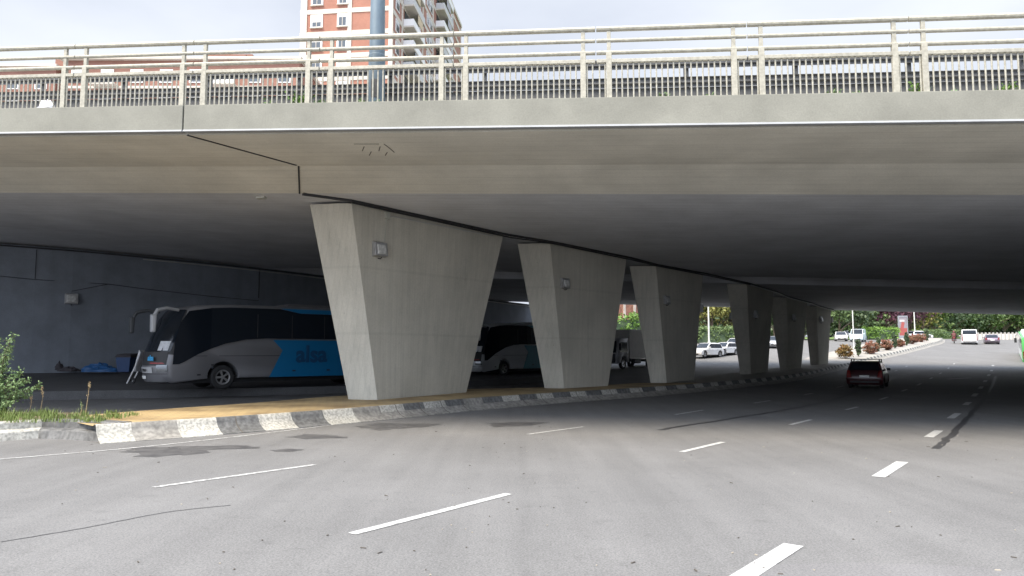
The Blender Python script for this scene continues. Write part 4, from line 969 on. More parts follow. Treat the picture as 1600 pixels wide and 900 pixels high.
# motorcyclist ahead of the van
def rider(loc, rz):
    t = thing('motorcycle', 'small motorcycle left of the white van on the sunlit road', 'motorcycle', loc, rz)
    for x in (.65, -.65): 
        b = MB(); b.lathe([(.2, -.05), (.3, -.05), (.31, 0), (.3, .05), (.2, .05)], (x, 0, .31), 'y', 18); b.build('wheel', black_rub, t)
    b = MB(); b.tube([(-.95, 0, .78), (-.6, 0, .72), (0, 0, .72), (.3, 0, .85), (.55, 0, .9)], [.08, .15, .16, .17, .08], 10); b.tube([(-.65, 0, .35), (0, 0, .4), (.2, 0, .5)], [.06, .14, .1], 8); b.build('frame', mat('motorcycle_red', (.25, .03, .03), .4, coat=.3), t)
    b = MB(); b.tube([(.65, .0, .31), (.5, 0, .95)], .04, 6); b.tube([(.45, -.35, 1.02), (.5, 0, 1.0), (.45, .35, 1.02)], .025, 6); b.build('handlebar', black_pl, t)
    b = MB(); b.box((-.98, 0, .72), (.06, .16, .1)); b.build('tail_light', lens_r, t)
    p = thing('person', 'rider in dark red jacket and helmet sitting on the motorcycle', 'person', loc, rz)
    me = bpy.data.meshes.new('body'); J = [(-.25, 0, .88), (-.22, 0, 1.1), (-.12, 0, 1.35), (-.05, 0, 1.46), (0, 0, 1.55), (.02, 0, 1.68),
        (-.1, .2, 1.40), (.12, .3, 1.18), (.42, .33, 1.06), (-.1, -.2, 1.40), (.12, -.3, 1.18), (.42, -.33, 1.06),
        (-.2, .14, .86), (.15, .24, .78), (-.02, .22, .38), (.14, .22, .32), (-.2, -.14, .86), (.15, -.24, .78), (-.02, -.22, .38), (.14, -.22, .32)]
    rad = [.16, .15, .17, .09, .07, .08, .085, .065, .05, .085, .065, .05, .12, .09, .065, .05, .12, .09, .065, .05]
    E_ = [(0, 1), (1, 2), (2, 3), (3, 4), (4, 5), (2, 6), (6, 7), (7, 8), (2, 9), (9, 10), (10, 11), (0, 12), (12, 13), (13, 14), (14, 15), (0, 16), (16, 17), (17, 18), (18, 19)]
    me.from_pydata(J, E_, []); o = bpy.data.objects.new('body', me); COL.objects.link(o); o.parent = p
    sk = o.modifiers.new('skin', 'SKIN')
    for q, rr in zip(me.skin_vertices[0].data, rad): q.radius = (rr, rr)
    me.skin_vertices[0].data[0].use_root = True
    ss = o.modifiers.new('sub', 'SUBSURF'); ss.levels = 1; ss.render_levels = 1
    me.materials.append(mat('dark_red_jacket', (.10, .03, .03), .8))
    b = MB(); b.lathe([(0, 1.84), (.08, 1.82), (.13, 1.74), (.135, 1.66), (.11, 1.58), (0, 1.56)], (.03, 0, 0), 'z', 16); b.build('helmet', mat('helmet_shell', (.12, .03, .03), .3, coat=.5), p)
p = gr(1491, 536.5); rider(p, hd3)

# ------------------------------------------------------------------ left corner: shrub, grass, weeds, litter
def spray_shrub(label, loc, seed):
    r_ = random.Random(seed); t = thing('shrub', label, 'shrub', loc); st_ = MB(); lv = MB()
    tips = [(.5, -.2, 2.15), (.28, -.1, 1.55), (1.0, -.3, .95), (1.35, -.3, .80), (.75, -.2, 1.2), (.2, .1, 1.75), (-.4, 0, 1.9), (-.7, .1, 1.6), (.55, .1, .6), (.9, 0, .55), (.3, -.3, .8), (-.2, -.3, 1.1), (-.9, 0, 1.3), (-.3, .3, 2.1), (.65, -.4, .35), (.1, -.35, .45)]
    for q in tips:
        e_ = Vector(q); m_ = Vector((e_.x * .35, e_.y * .4, e_.z * .65)); ln = smoothline([Vector((r_.uniform(-.15, .15), r_.uniform(-.1, .1), -.05)), m_, e_], 7)
        st_.tube(ln, [.02 - .016 * i / len(ln) for i in range(len(ln))], 5)
        for i in range(3, len(ln)):
            for k in range(15):
                p_ = ln[i - 1].lerp(ln[i], r_.random()); leaf(lv, p_ + Vector((r_.gauss(0, .05), r_.gauss(0, .05), r_.gauss(0, .04))), r_.uniform(.035, .08), r_)
            if r_.random() < .6:
                d = Vector((r_.gauss(0, 1), r_.gauss(0, 1), r_.uniform(0, .8))).normalized() * r_.uniform(.15, .32); st_.tube([ln[i], ln[i] + d], [.006, .003], 4)
                for k in range(20): leaf(lv, ln[i] + d * r_.random() + Vector((r_.gauss(0, .028), r_.gauss(0, .028), r_.gauss(0, .024))), r_.uniform(.03, .065), r_)
    st_.build('stems', bark, t); lv.build('foliage', LS, t, sharp=0, recalc=False); return t
sp = gnd(-8, 652); spray_shrub('leafy green shrub growing at the left edge behind the kerb', Vector((sp.x, sp.y, .03)), 5)
def blades(b, r_, x, y, z, h, n):
    for _ in range(n):
        a = r_.random() * 6.28; px, py = x + r_.gauss(0, .05), y + r_.gauss(0, .05); hh = h * r_.uniform(.5, 1.2); l = hh * r_.uniform(.15, .6); d = Vector((math.cos(a), math.sin(a), 0)); s_ = Vector((-d.y, d.x, 0)) * .006
        p0 = Vector((px, py, z)); p1 = p0 + d * l * .4 + Vector((0, 0, hh * .65)); p2 = p0 + d * l + Vector((0, 0, hh))
        b.add([p0 - s_, p0 + s_, p1 + s_ * .8, p1 - s_ * .8, p2], [(0, 1, 2, 3), (3, 2, 4)], 0)
gb = MB(); r_ = random.Random(11)
pa = [gnd(-40, 662), gnd(60, 655), gnd(155, 659)]
for _ in range(330):
    f_ = r_.random(); x = -16 + 6.2 * f_; y = 17.4 + r_.random() * 2.2 + .35 * f_
    blades(gb, r_, x, y, .03, (.34 - .22 * f_) * r_.uniform(.6, 1.2), 14)
tag(gb.build('grass', leaf_mat('grass_blades', (.15, .20, .05), (.10, .14, .035)), sharp=0, recalc=False), kind='stuff')
straw = mat('dry_straw', (.32, .24, .13), .9)
for k, (px, py, h_, lab) in enumerate(((62, 650, .75, 'tall dry grass stem nearest the green shrub'), (45, 648, .45, 'short dry seed stem close to the green shrub'), (133, 652, .85, 'tallest dry weed stalk at the tip of the grass verge'), (124, 655, .4, 'low green weed at the tip of the grass verge'))):
    p = gnd(px, py); t = thing('weed', lab, 'weed', (p.x, p.y, .03), 0, 'weeds on the corner verge'); r_ = random.Random(60 + k)
    b = MB(); ln = smoothline([Vector((0, 0, 0)), Vector((.05, 0, h_ * .6)), Vector((-.03 + .1 * r_.random(), .02, h_))], 5); b.tube(ln, [.010 - .007 * i / len(ln) for i in range(len(ln))], 5); b.build('stem', straw, t)
    b = MB()
    for _ in range(40): q = ln[-1].lerp(ln[len(ln) // 2], r_.random() ** 2 if k != 3 else r_.random()); leaf(b, q + Vector((r_.gauss(0, .018), r_.gauss(0, .018), r_.gauss(0, .03))), .03, r_)
    b.build('foliage', straw if k != 3 else LS, t, sharp=0, recalc=False)
# red and white scrap of tape on the kerb foot
p = gr(189, 688); t = MB(); r_ = random.Random(4)
for k in range(7):
    a = r_.uniform(-.4, .4); c = Vector((p.x + r_.uniform(-.3, .35), p.y - .08 + r_.uniform(-.08, .08), rd(p.y) + .02 + r_.random() * .03)); t.box(c, (r_.uniform(.1, .25), .06, .008), k % 2, a, r_.uniform(-.2, .2))
tag(t.build('plastic_scrap', [mat('red_plastic', (.5, .05, .05), .5), mat('white_plastic', (.7, .68, .66), .5)]), 'red and white plastic scraps lying at the kerb joint', 'litter')

# rubbish along the foot of the abutment wall
def lump(name, label, cat, px, py, y, size, m, seed, wr=.25):
    r_ = random.Random(seed); p = at(px, py, y); b = MB(); nU, nV = 18, 9; V = []
    for j in range(nV + 1):
        for i in range(nU):
            a = i * 2 * math.pi / nU; e_ = j * math.pi / 2 / nV; k = 1 + wr * math.sin(3 * a + seed) * math.cos(2 * e_) + r_.uniform(-wr, wr) * .5
            V.append((p.x + math.cos(a) * math.cos(e_) * size[0] * k, p.y + math.sin(a) * math.cos(e_) * size[1] * k, p.z + math.sin(e_) * size[2] * k))
    b.add(V, [(j * nU + i, j * nU + (i + 1) % nU, (j + 1) * nU + (i + 1) % nU, (j + 1) * nU + i) for j in range(nV) for i in range(nU)], 0, False)
    return tag(b.build(name, m), label, cat)
tarp = mat('blue_tarpaulin', (.015, .09, .24), .5, var=.2, scale=5); dk = mat('dark_cloth', (.05, .045, .05), .9, var=.3, scale=6)
lump('tarpaulin', 'crumpled blue tarpaulin at the foot of the abutment wall', 'tarpaulin', 154, 581, 42.5, (1.0, .4, .42), tarp, 2)
lump('rubbish_bag', 'dark heap of rags left of the blue tarpaulin', 'rags', 108, 580, 42.5, (.55, .3, .22), dk, 5)
lump('rubbish_bag', 'small dark bundle farthest left along the abutment wall', 'rags', 72, 578, 43, (.28, .2, .42), dk, 8)
lump('rubbish_bag', 'small upright bundle second from left along the abutment wall', 'rags', 93, 578, 43, (.2, .2, .45), dk, 9)
# dark bin with blue bag and leaning pole beside coach door
p = at(197, 581, 38.5); t = thing('waste_bin', 'dark wheeled bin standing by the wall beside the first coach', 'bin', p)
b = MB(); b.hexa([Vector(q) for q in ((-.3, -.3, 0), (.3, -.3, 0), (.3, .3, 0), (-.3, .3, 0))], [Vector(q) for q in ((-.38, -.38, .75), (.38, -.38, .75), (.38, .38, .75), (-.38, .38, .75))]); b.build('body', mat('bin_blue_plastic', (.01, .04, .12), .5), t, bevel=.03)
b = MB(); b.hexa([Vector(q) for q in ((-.42, -.42, .755), (.42, -.42, .755), (.42, .42, .755), (-.42, .42, .755))], [Vector(q) for q in ((-.36, -.3, .9), (.36, -.3, .9), (.36, .4, .95), (-.36, .4, .95))]); b.build('lid', dk, t, bevel=.02)
p = at(200, 600, 32.6); t = thing('handcart', 'white framed handcart leaning beside the front of the first coach', 'handcart', p)
wm = mat('white_metal', (.55, .55, .55), .5)
b = MB(); b.tube([(-.05, 0, .02), (.28, 0, .75), (.42, .05, 1.45)], .03, 6); b.tube([(-.05, .45, .02), (.28, .45, .75), (.42, .45, 1.45)], .03, 6); b.tube([(.42, .0, 1.45), (.42, .45, 1.45)], .03, 6); b.build('frame', wm, t)
b = MB(); b.hexa([Vector(q) for q in ((.2, .02, .55), (.42, .02, 1.4), (.42, .43, 1.4), (.2, .43, .55))], [Vector(q) for q in ((.26, .02, .55), (.48, .02, 1.4), (.48, .43, 1.4), (.26, .43, .55))]); b.build('panel', curtain_m, t)
b = MB(); b.lathe([(.06, -.04), (.14, -.04), (.15, 0), (.14, .04), (.06, .04)], (.12, .1, .15), 'y', 14); b.build('wheel', black_rub, t)

# weeds and rubbish on the deck edge
def deck_weed(px, label, h_, n_, seed, m=LB):
    p = on_v(px, 150, VR + .25); u = buv(p)[0]; p = bp(u, VR + .3, 6.02); r_ = random.Random(seed)
    t = thing('deck_weed', label, 'weed', p, 0, 'weeds growing on the deck edge'); b = MB()
    for _ in range(n_):
        q = Vector((r_.gauss(0, h_ * .45), r_.gauss(0, .06), abs(r_.gauss(h_ * .5, h_ * .28)))); leaf(b, q, r_.uniform(.05, .1), r_)
    b.build('foliage', m, t, sharp=0, recalc=False); b = MB()
    for _ in range(5): b.tube([(r_.gauss(0, .05), 0, -.05), (r_.gauss(0, h_ * .3), 0, h_ * .8)], .006, 4)
    b.build('stems', bark, t)
for a in ((466, 'bushiest green weed on the deck edge, left of the lamp post', .36, 170, 1), (419, 'small green weed on the deck edge, left of the bushy one', .18, 60, 2), (498, 'small green weed on the deck edge, right of the bushy one', .18, 60, 3), (562, 'low weed just left of the steel lamp post', .16, 40, 4), (588, 'low weed at the foot of the steel lamp post', .14, 40, 14), (668, 'low weed right of the steel lamp post', .14, 50, 5),
          (1036, 'low yellowish weed above the second pier side of the deck', .2, 50, 6), (1110, 'wispy weed beside the railing post pair above the fourth pier', .13, 40, 7), (1304, 'pale upright weed left of the last post pair', .22, 45, 8), (1437, 'bright green weed between the last post pair', .3, 120, 9), (1578, 'green weed at the right end of the deck edge', .26, 110, 10), (1340, 'low weed between the pale weed and the last post pair', .14, 40, 11), (1490, 'low weed right of the last post pair', .12, 35, 12)):
    deck_weed(*a[:4], a[4], LB if a[3] > 100 else LS)
p = on_v(68, 160, VR - .0); p = bp(buv(p)[0], VR + .12, 6.05); r_ = random.Random(8)
b = MB(); V = []
for j in range(6):
    for i in range(10):
        a = i * .6283; e_ = j * .314; k = r_.uniform(.75, 1.2); V.append((p.x + math.cos(a) * math.cos(e_) * .24 * k, p.y + math.sin(a) * math.cos(e_) * .12 * k, p.z + math.sin(e_) * .22 * k))
b.add(V, [(j * 10 + i, j * 10 + (i + 1) % 10, j * 10 + 10 + (i + 1) % 10, j * 10 + 10 + i) for j in range(5) for i in range(10)])
tag(b.build('plastic_bag', mat('white_bag', (.7, .7, .72), .5)), 'crumpled white plastic bag caught at the foot of the railing', 'litter')

# ------------------------------------------------------------------ beyond the bridge: median shrubs, trees, hedges, signs
GS = 'red shrubs along the median'; GC = 'clipped conifers along the median'
def shrub(px, py, rad, label, m, seed, group, h=None, cat='shrub', name='shrub'):
    p = gnd(px, py); r_ = random.Random(seed); t = thing(name, label, cat, p, 0, group); h = h or rad * 1.7; b = MB()
    for k in range(4): b.tube([(0, 0, -.05), (r_.gauss(0, rad * .3), r_.gauss(0, rad * .3), h * .6)], [.04, .015], 5)
    b.build('stems', bark, t); b = MB()
    crown(b, r_, (0, 0, h * .52), (rad, rad, h * .48), 60, 26, .16, rad * .16, .35); b.build('foliage', m, t, sharp=0, recalc=False)
LRG = leaf_mat('leaf_bronze', (.26, .13, .05), (.12, .12, .04))
for i, (px, py, ra, lb_, m) in enumerate(((1320, 560, .82, 'bronze-green round shrub, nearest on the median', LRG), (1360, 553, .80, 'red round shrub second along the median', LR), (1385, 547, .72, 'red round shrub third along the median, before the advertising pillar', LR), (1406, 542, .55, 'smaller red shrub at the foot of the advertising pillar', LR), (1426, 537.5, .68, 'red shrub just right of the advertising pillar', LR), (1438, 534.5, .7, 'red shrub farthest along the median', LR))):
    shrub(px, py, ra, lb_, m, 100 + i, GS)
for i, (px, py, lb_) in enumerate(((1341.5, 557, 'dark slim conifer between the first two round shrubs'), (1372, 549.5, 'slim topiary conifer left of the third shrub'), (1398, 544.5, 'slim conifer left of the small red shrub'), (1417, 540, 'slim conifer at the foot of the advertising pillar'), (1448, 533, 'slim conifer beyond the farthest red shrub'))):
    shrub(px, py, .26, lb_, LD, 130 + i, GC, h=1.9 if i < 1 else 1.7, name='conifer', cat='conifer')
park = mat('park_grass', (.13, .20, .05), .95, var=.25, scale=.5, var2=.25, scale2=6)
flat('park_lawn', [Vector((53, 124, 0)), Vector((66, 132, 0)), Vector((92, 139, 0)), Vector((150, 139.5, 0)), Vector((150, 141, 0)), Vector((40, 139.9, 0)), Vector((36, 134, 0))], park, .12)
b = MB(); nn = 30
for a, c in ((140.0, 180), (180, 400)): b.add([(-100, a, rd(a) + .13), (600, a, rd(a) + .13), (600, c, rd(c) + .13), (-100, c, rd(c) + .13)], [(0, 1, 2, 3)])
tag(b.build('park_ground', park), kind='structure')

def far(px, y): d = ray(px, 520); return Vector((d.x * y, y, rd(y)))
TG = 'trees along the far park edge'
tl = [(1312, 128, 9.5, 3.6, LG, 'green tree directly right of the farthest pier', 0), (1335, 133, 10, 3.5, LD, 'dark green tree behind the pale blue van', 0), (1356, 136, 10.5, 4, LG, 'layered green cedar left of the purple trees', 1), (1380, 138, 9.5, 4.2, LP, 'purple-leaved tree left of the advertising pillar', 0), (1402, 141, 10, 4.6, LP, 'purple-leaved tree behind the advertising pillar', 0), (1424, 144, 10, 4.2, LP, 'purple-leaved tree right of the advertising pillar', 0),
      (1444, 150, 11, 4, LY, 'yellow-green tree right of the purple trees', 0), (1462, 152, 10, 4.2, LG, 'green tree between yellow-green tree and motorcycle', 0), (1484, 155, 9.5, 4.5, LD, 'dark bushy tree behind the motorcycle', 0), (1507, 158, 10.5, 4.5, LG, 'green tree behind the white van', 0), (1528, 158, 9.5, 4.5, LD, 'dark spreading tree right of the white van', 0), (1549, 160, 10, 4.6, LG, 'green tree behind the mauve saloon', 0), (1570, 160, 10, 4.5, LD, 'dark tree left of the green bus', 0), (1592, 160, 10, 4.6, LG, 'green tree partly behind the green bus', 0), (1612, 160, 10, 4.5, LG, 'green tree at the right edge behind the green bus', 0)]
for i, (px, y, h_, ra, m, lb_, con) in enumerate(tl):
    tree('tree', lb_, far(px, y), h_, ra, m, 200 + i, h_ * .16, TG, conical=bool(con), ncl=80, nl=22, ls=.5)
# background wood behind them and above the left opening
b = MB(); r_ = random.Random(77)
for k in range(430):
    y = r_.uniform(165, 182); px = r_.uniform(1295, 1640) if k < 270 else r_.uniform(1040, 1300); p = far(px, y); crown(b, r_, (p.x, p.y, p.z + r_.uniform(.3, 10)), (2.6, 2, 2.2), 5, 22, .8, .9)
tag(b.build('distant_wood', LD, sharp=0, recalc=False), kind='stuff')
TL = 'trees beyond the left opening'
for i, (px, y, h_, ra, m, lb_) in enumerate(((1088, 118, 10.5, 4.2, LY, 'yellow-green tree left in the opening between third and fourth piers'), (1113, 116, 10.5, 4.6, LY, 'broad yellow-green tree centred between third and fourth piers'), (1142, 119, 10.5, 4.4, LY, 'yellow-green tree right in the opening beside the fourth pier'), (1210, 124, 9, 3.5, LG, 'green tree glimpsed between fourth and fifth piers'), (1255, 126, 9, 4, LG, 'green tree hidden mostly by the fifth and sixth piers'))):
    tree('tree', lb_, far(px, y), h_, ra, m, 300 + i, h_ * .2, TL, ncl=110, nl=24, ls=.42)
def hedge(label, pa, pb, wd, h_, m, seed, n_):
    r_ = random.Random(seed); b = MB(); t = thing('hedge', label, 'hedge', pa); d = pb - pa
    for _ in range(n_):
        c = d * r_.random() + Vector((r_.uniform(-wd, wd) * .5, r_.uniform(-wd, wd) * .5, h_ * (.12 + .85 * r_.random())))
        for _ in range(16): leaf(b, c + Vector((r_.gauss(0, .22), r_.gauss(0, .22), r_.gauss(0, .15))), .28 * r_.uniform(.6, 1.3), r_)
    b.build('foliage', m, t, sharp=0, recalc=False)
    b = MB(); b.box((d.x / 2, d.y / 2, h_ * .42 + d.z / 2), (d.length * .98, wd * .6, h_ * .78), 0, math.atan2(d.y, d.x)); b.build('branches', LD, t)
hedge('clipped green hedge left of the advertising pillar', far(1352, 128), far(1397, 128), 2.0, 2.1, LB, 1, 170)
hedge('long low hedge behind the red shrubs right of the white pole', far(1432, 136), far(1492, 141), 1.6, 1.6, LG, 2, 180)
hedge('green hedge above the parked white cars', far(1070, 108), far(1165, 108), 2.2, 2.4, LG, 3, 260)
hedge('bright green hedge above the parked lorry', far(950, 92), far(1012, 94), 2.2, 4.6, LB, 4, 200)
# brick wall glimpsed above the lorry
brick_far = mat('red_brown_brick', (.26, .12, .08), .9, var=.3, scale=.8, stretch=(1, 1, .15), var2=.3, scale2=3)
pa, pb = far(935, 108), far(1030, 112); d = pb - pa
t = thing('brick_wall', 'red-brown rendered wall glimpsed above the lorry between the piers', 'wall', pa)
b = MB(); b.box((d.x / 2, d.y / 2, 4.2), (d.length, .4, 9.4), 0, math.atan2(d.y, d.x)); b.build('wall_face', brick_far, t)
b = MB()
for k in range(6): q = d * ((k + .5) / 6); b.box((q.x, q.y - .3, 4.2), (.35, .3, 9.2), 0, math.atan2(d.y, d.x))
b.build('buttress', mat('pale_render', (.42, .36, .31), .9, var=.2, scale=1), t)
# poles, signs, advertising pillar
pole_m = mat('pale_pole', (.55, .56, .52), .5, .2)
def pole(px, py, h_, r0, label, grp='slim poles beyond the bridge', sign=None, lvl=0):
    p = gr(px, py); t = thing('pole', label, 'pole', p, 0, grp); b = MB(); b.lathe([(r0 * 1.5, 0), (r0 * 1.5, .5), (r0, .55), (r0 * .75, h_), (0, h_)], n=10); b.build('shaft', pole_m, t); b = MB(); b.lathe([(r0 * 2.6, -.02), (r0 * 2.6, .05), (r0 * 1.5, .06)], n=10); b.build('foot', galv, t); return t
pole(1334.5, 549, 9, .075, 'pale slim pole in front of the pale blue van'); pole(1430, 530, 9, .11, 'thick pale pole right of the advertising pillar'); pole(1443, 523.5, 9, .06, 'thin grey pole, first right of the thick pale pole'); pole(1455, 522, 9, .07, 'thin grey pole, second right of the thick pale pole')
pole(1108, 540, 5.5, .13, 'pale round post behind the parked white crossover', 'slim poles beyond the bridge')
def sign(px, py, h_, label, shape, m, name='road_sign', grp=None):
    p = gr(px, py); t = thing(name, label, 'sign', p, R(0), grp); b = MB(); b.tube([(0, 0, 0), (0, 0, h_)], .05, 8); b.build('post', pole_m, t)
    b = MB()
    if shape == 'rect': b.box((0, -.08, h_ - .2), (1.05, .04, 1.5))
    else: b.lathe([(0, -.08), (.45, -.08), (.45, -.05), (0, -.05)], (0, 0, h_ - .2), 'y', 24)
    b.build('panel', m, t)
    return t, h_
t, h_ = sign(1392.5, 523.5, 3.2, 'pale rectangular sign on a post left of the advertising pillar', 'rect', mat('sign_back', (.5, .48, .44), .5))
b = MB(); b.box((0, -.105, 3.15), (.12, .01, .8)); b.box((0, -.105, 3.3), (.5, .01, .1)); b.build('sign_mark', mat('sign_grey', (.2, .2, .2), .5), t)
t, h_ = sign(1314, 520, 3.2, 'round red no-entry sign behind the parked white cars', 'disc', mat('sign_red', (.5, .03, .03), .4)); b = MB(); b.box((0, -.095, 3.0), (.62, .02, .14)); b.build('white_bar', plate_w, t)
t, h_ = sign(1507, 521, 3.6, 'round blue sign above the white delivery van', 'disc', mat('sign_blue', (.03, .2, .5), .4)); b = MB(); b.box((0, -.095, 3.4), (.1, .02, .45)); b.hexa([Vector((-.2, -.09, 3.45)), Vector((.2, -.09, 3.45)), Vector((0, -.09, 3.7))], [Vector((-.2, -.1, 3.45)), Vector((.2, -.1, 3.45)), Vector((0, -.1, 3.7))]); b.build('white_arrow', plate_w, t)
p = gr(1411.5, 530.5); ap = thing('advertising_pillar', 'tall grey-framed advertising pillar with a red poster beyond the bridge', 'advertising pillar', p, R(-8))
fm = mat('grey_frame', (.30, .31, .33), .4, .4)
b = MB()
b.box((0, 0, .35), (1.5, .5, .7)); b.box((-.72, 0, 2.35), (.14, .45, 3.6)); b.box((.72, 0, 2.35), (.14, .45, 3.6)); b.box((0, 0, 4.05), (1.3, .45, .2)); b.build('frame', fm, ap, bevel=.02)
b = MB(); b.box((0, -.12, 2.3), (1.28, .1, 3.28), 0); ps = b.build('poster', mat('poster_grey', (.22, .20, .22), .4), ap)
b = MB(); b.box((0, -.175, 1.35), (1.26, .01, 1.3)); b.box((-.1, -.183, 2.4), (.5, .01, 1.3), 0, 0, .2); b.build('red_print', mat('poster_red', (.30, .07, .06), .4), ps)
b = MB(); b.box((-.15, -.186, 3.3), (.8, .008, .3)); b.build('pale_print', mat('poster_pale', (.55, .52, .5), .4), ps)
# low white wall far right behind the road bend and a row of parked cars
pa, pb = far(1522, 128), far(1600, 126); d = pb - pa
t = thing('low_wall', 'low white wall along the far bend behind the saloon', 'wall', pa); b = MB(); b.box((d.x / 2, d.y / 2, .5), (d.length, .3, 1.0), 0, math.atan2(d.y, d.x)); b.build('wall_face', mat('pale_wall', (.52, .49, .45), .8, var=.12, scale=1), t)
b = MB()
for k in range(14): q = d * (k / 13); b.box((q.x, q.y - .02, .62), (.2, .4, 1.25), 0, math.atan2(d.y, d.x))
b.build('wall_pillars', mat('grey_wall_pillar', (.33, .32, .3), .8), t)
p = far(1437, 132); car('white car parked behind the thick pale pole', white, p, R(10), 4.3, 1.8, 1.5, 'hatch', 'cars in the far car park', lite=True)

# ------------------------------------------------------------------ buildings above the deck
def brickmat(name, c1, c2, mo):
    m = bpy.data.materials.new(name); m.use_nodes = True; t = m.node_tree; b = t.nodes['Principled BSDF']; b.inputs['Roughness'].default_value = .85; N = t.nodes.new
    tc = N('ShaderNodeTexCoord'); n_ = N('ShaderNodeTexNoise'); n_.inputs['Scale'].default_value = .5; n_.inputs['Detail'].default_value = 8; t.links.new(tc.outputs['Object'], n_.inputs['Vector'])
    mp = N('ShaderNodeMapping'); mp.inputs['Rotation'].default_value = (R(90), 0, 0); t.links.new(tc.outputs['Object'], mp.inputs[0])
    br = N('ShaderNodeTexBrick'); br.inputs['Scale'].default_value = 1; br.inputs['Brick Width'].default_value = .25; br.inputs['Row Height'].default_value = .075; br.inputs['Mortar Size'].default_value = .008
    br.inputs['Color1'].default_value = (*c1, 1); br.inputs['Color2'].default_value = (*c2, 1); br.inputs['Mortar'].default_value = (*mo, 1); t.links.new(mp.outputs[0], br.inputs['Vector'])
    r = N('ShaderNodeValToRGB'); r.color_ramp.elements[0].position = .3; r.color_ramp.elements[0].color = (.85, .85, .85, 1); r.color_ramp.elements[1].position = .7; r.color_ramp.elements[1].color = (1.06, 1.05, 1.04, 1); t.links.new(n_.outputs[0], r.inputs[0])
    q = N('ShaderNodeMixRGB'); q.blend_type = 'MULTIPLY'; q.inputs[0].default_value = 1; t.links.new(br.outputs[0], q.inputs[1]); t.links.new(r.outputs[0], q.inputs[2]); t.links.new(q.outputs[0], b.inputs['Base Color']); return m
brick = brickmat('salmon_brick', (.31, .135, .09), (.28, .115, .075), (.28, .16, .12)); brick2 = brickmat('red_brick', (.24, .11, .08), (.21, .095, .07), (.23, .14, .1))
cream = mat('cream_render', (.46, .42, .36), .8, var=.08, scale=.6); frame_m = mat('window_frame_white', (.65, .64, .62), .5); blind = mat('roller_blind', (.42, .42, .41), .7); bglass = glass_mat('building_glass', (.06, .07, .08), .1); dkrec = mat('dark_recess', (.05, .05, .055), .8); iron = mat('balcony_iron', (.25, .25, .26), .5, .3)

YT = 92.0; cL, cR = at(470, 60, YT + 1.5), at(611, 60, YT)
rzT = math.atan2(-.113, 1.0)
FH = 3.02; NF = 21; Wt = 10.9 * 1.0; Dt = 49.0; zb = rd(YT)
tw = thing('apartment_tower', 'tall salmon brick apartment tower with cream floor bands and side balconies', 'building', (cR.x, cR.y, zb), rzT)
Wt = (cR - cL).length
# local: x from -Wt to 0 along the front (y=0), the long side runs along +y at x=0
b = MB(); b.box((-Wt / 2, Dt / 2, NF * FH / 2), (Wt, Dt, NF * FH)); b.build('wall', brick, tw)
z_ref = at(545, 48, YT).z - zb           # a band lies there
zf0 = z_ref % FH
for k in range(8, NF + 1):
    z = zf0 + (k - 1) * FH
    b = MB(); b.box((-Wt / 2, -.03, z), (Wt + .1, .1, .62)); b.box((.03, Dt / 2, z), (.1, Dt + .1, .62)); b.build('floor_band', cream, tw)
b = MB()
for x in (-Wt + .45, -Wt * .455, -.06): b.box((x, -.05, NF * FH / 2), (.85 if x < -Wt + 1 else .55, .12, NF * FH))
for y in (.3, 5.2, 17, 24, 36, Dt - .3): b.box((.05, y, NF * FH / 2), (.12, .5, NF * FH))
b.build('pilaster', cream, tw)
wr = random.Random(9)
for k in range(10, NF):
    z = zf0 + (k - 1) * FH + 1.75
    for x, wd in ((-Wt + 2.2, 1.15), (-Wt * .455 - .95, .95)):
        b = MB(); b.box((x, -.04, z), (wd + .5, .12, 1.75)); f_ = b.build('window', frame_m, tw)
        b = MB(); b.box((x, -.105, z), (wd, .02, 1.45)); b.build('pane', bglass, f_)
        b = MB(); hb = wr.choice((.35, .55, .9)); b.box((x, -.125, z + .72 - hb / 2), (wd, .02, hb)); b.build('blind', blind, f_)
        b = MB(); b.box((x, -.12, z - .92), (wd + .6, .3, .09)); b.box((x, -.13, z), (.07, .03, 1.45)); b.build('sill', cream, f_)
    # balconies on the long side
    for y0, y1 in ((5.8, 12.5), (26, 34)):
        b = MB(); b.box((.75, (y0 + y1) / 2, z - 1.6), (1.5, y1 - y0, .22)); s_ = b.build('balcony', cream, tw)
        b = MB(); b.box((1.46, (y0 + y1) / 2, z - 1.02), (.06, y1 - y0, .95)); b.box((.75, y0 + .03, z - 1.02), (1.4, .06, .95)); b.box((.75, y1 - .03, z - 1.02), (1.4, .06, .95)); b.build('parapet', frame_m if (k + int(y0)) % 3 else blind, s_)
        b = MB(); b.box((.06, (y0 + y1) / 2, z - .2), (.06, (y1 - y0) * .8, 2.2)); b.build('balcony_door', bglass, s_)
        if wr.random() < .7: b = MB(); b.box((1.46, (y0 + y1) / 2 + wr.uniform(-1, 1), z + .55), (.05, (y1 - y0) * wr.choice((.4, .95)), 1.3)); b.build('awning', wr.choice((blind, mat('beige_awning', (.45, .36, .24), .8), bglass)), s_)
    for y in (2.8, 14.6, 20.5, 22.6, 35.6, 40):
        b = MB(); b.box((.04, y, z), (.1, 1.7, 1.7)); f_ = b.build('window', frame_m, tw); b = MB(); b.box((.1, y, z), (.02, 1.35, 1.4)); b.build('pane', bglass, f_)
        b = MB(); b.box((.115, y, z + .45), (.02, 1.35, .5)); b.build('blind', blind, f_)
b = MB(); b.box((-Wt / 2, Dt / 2, NF * FH + .3), (Wt + .4, Dt + .4, .6)); b.build('roof', cream, tw)

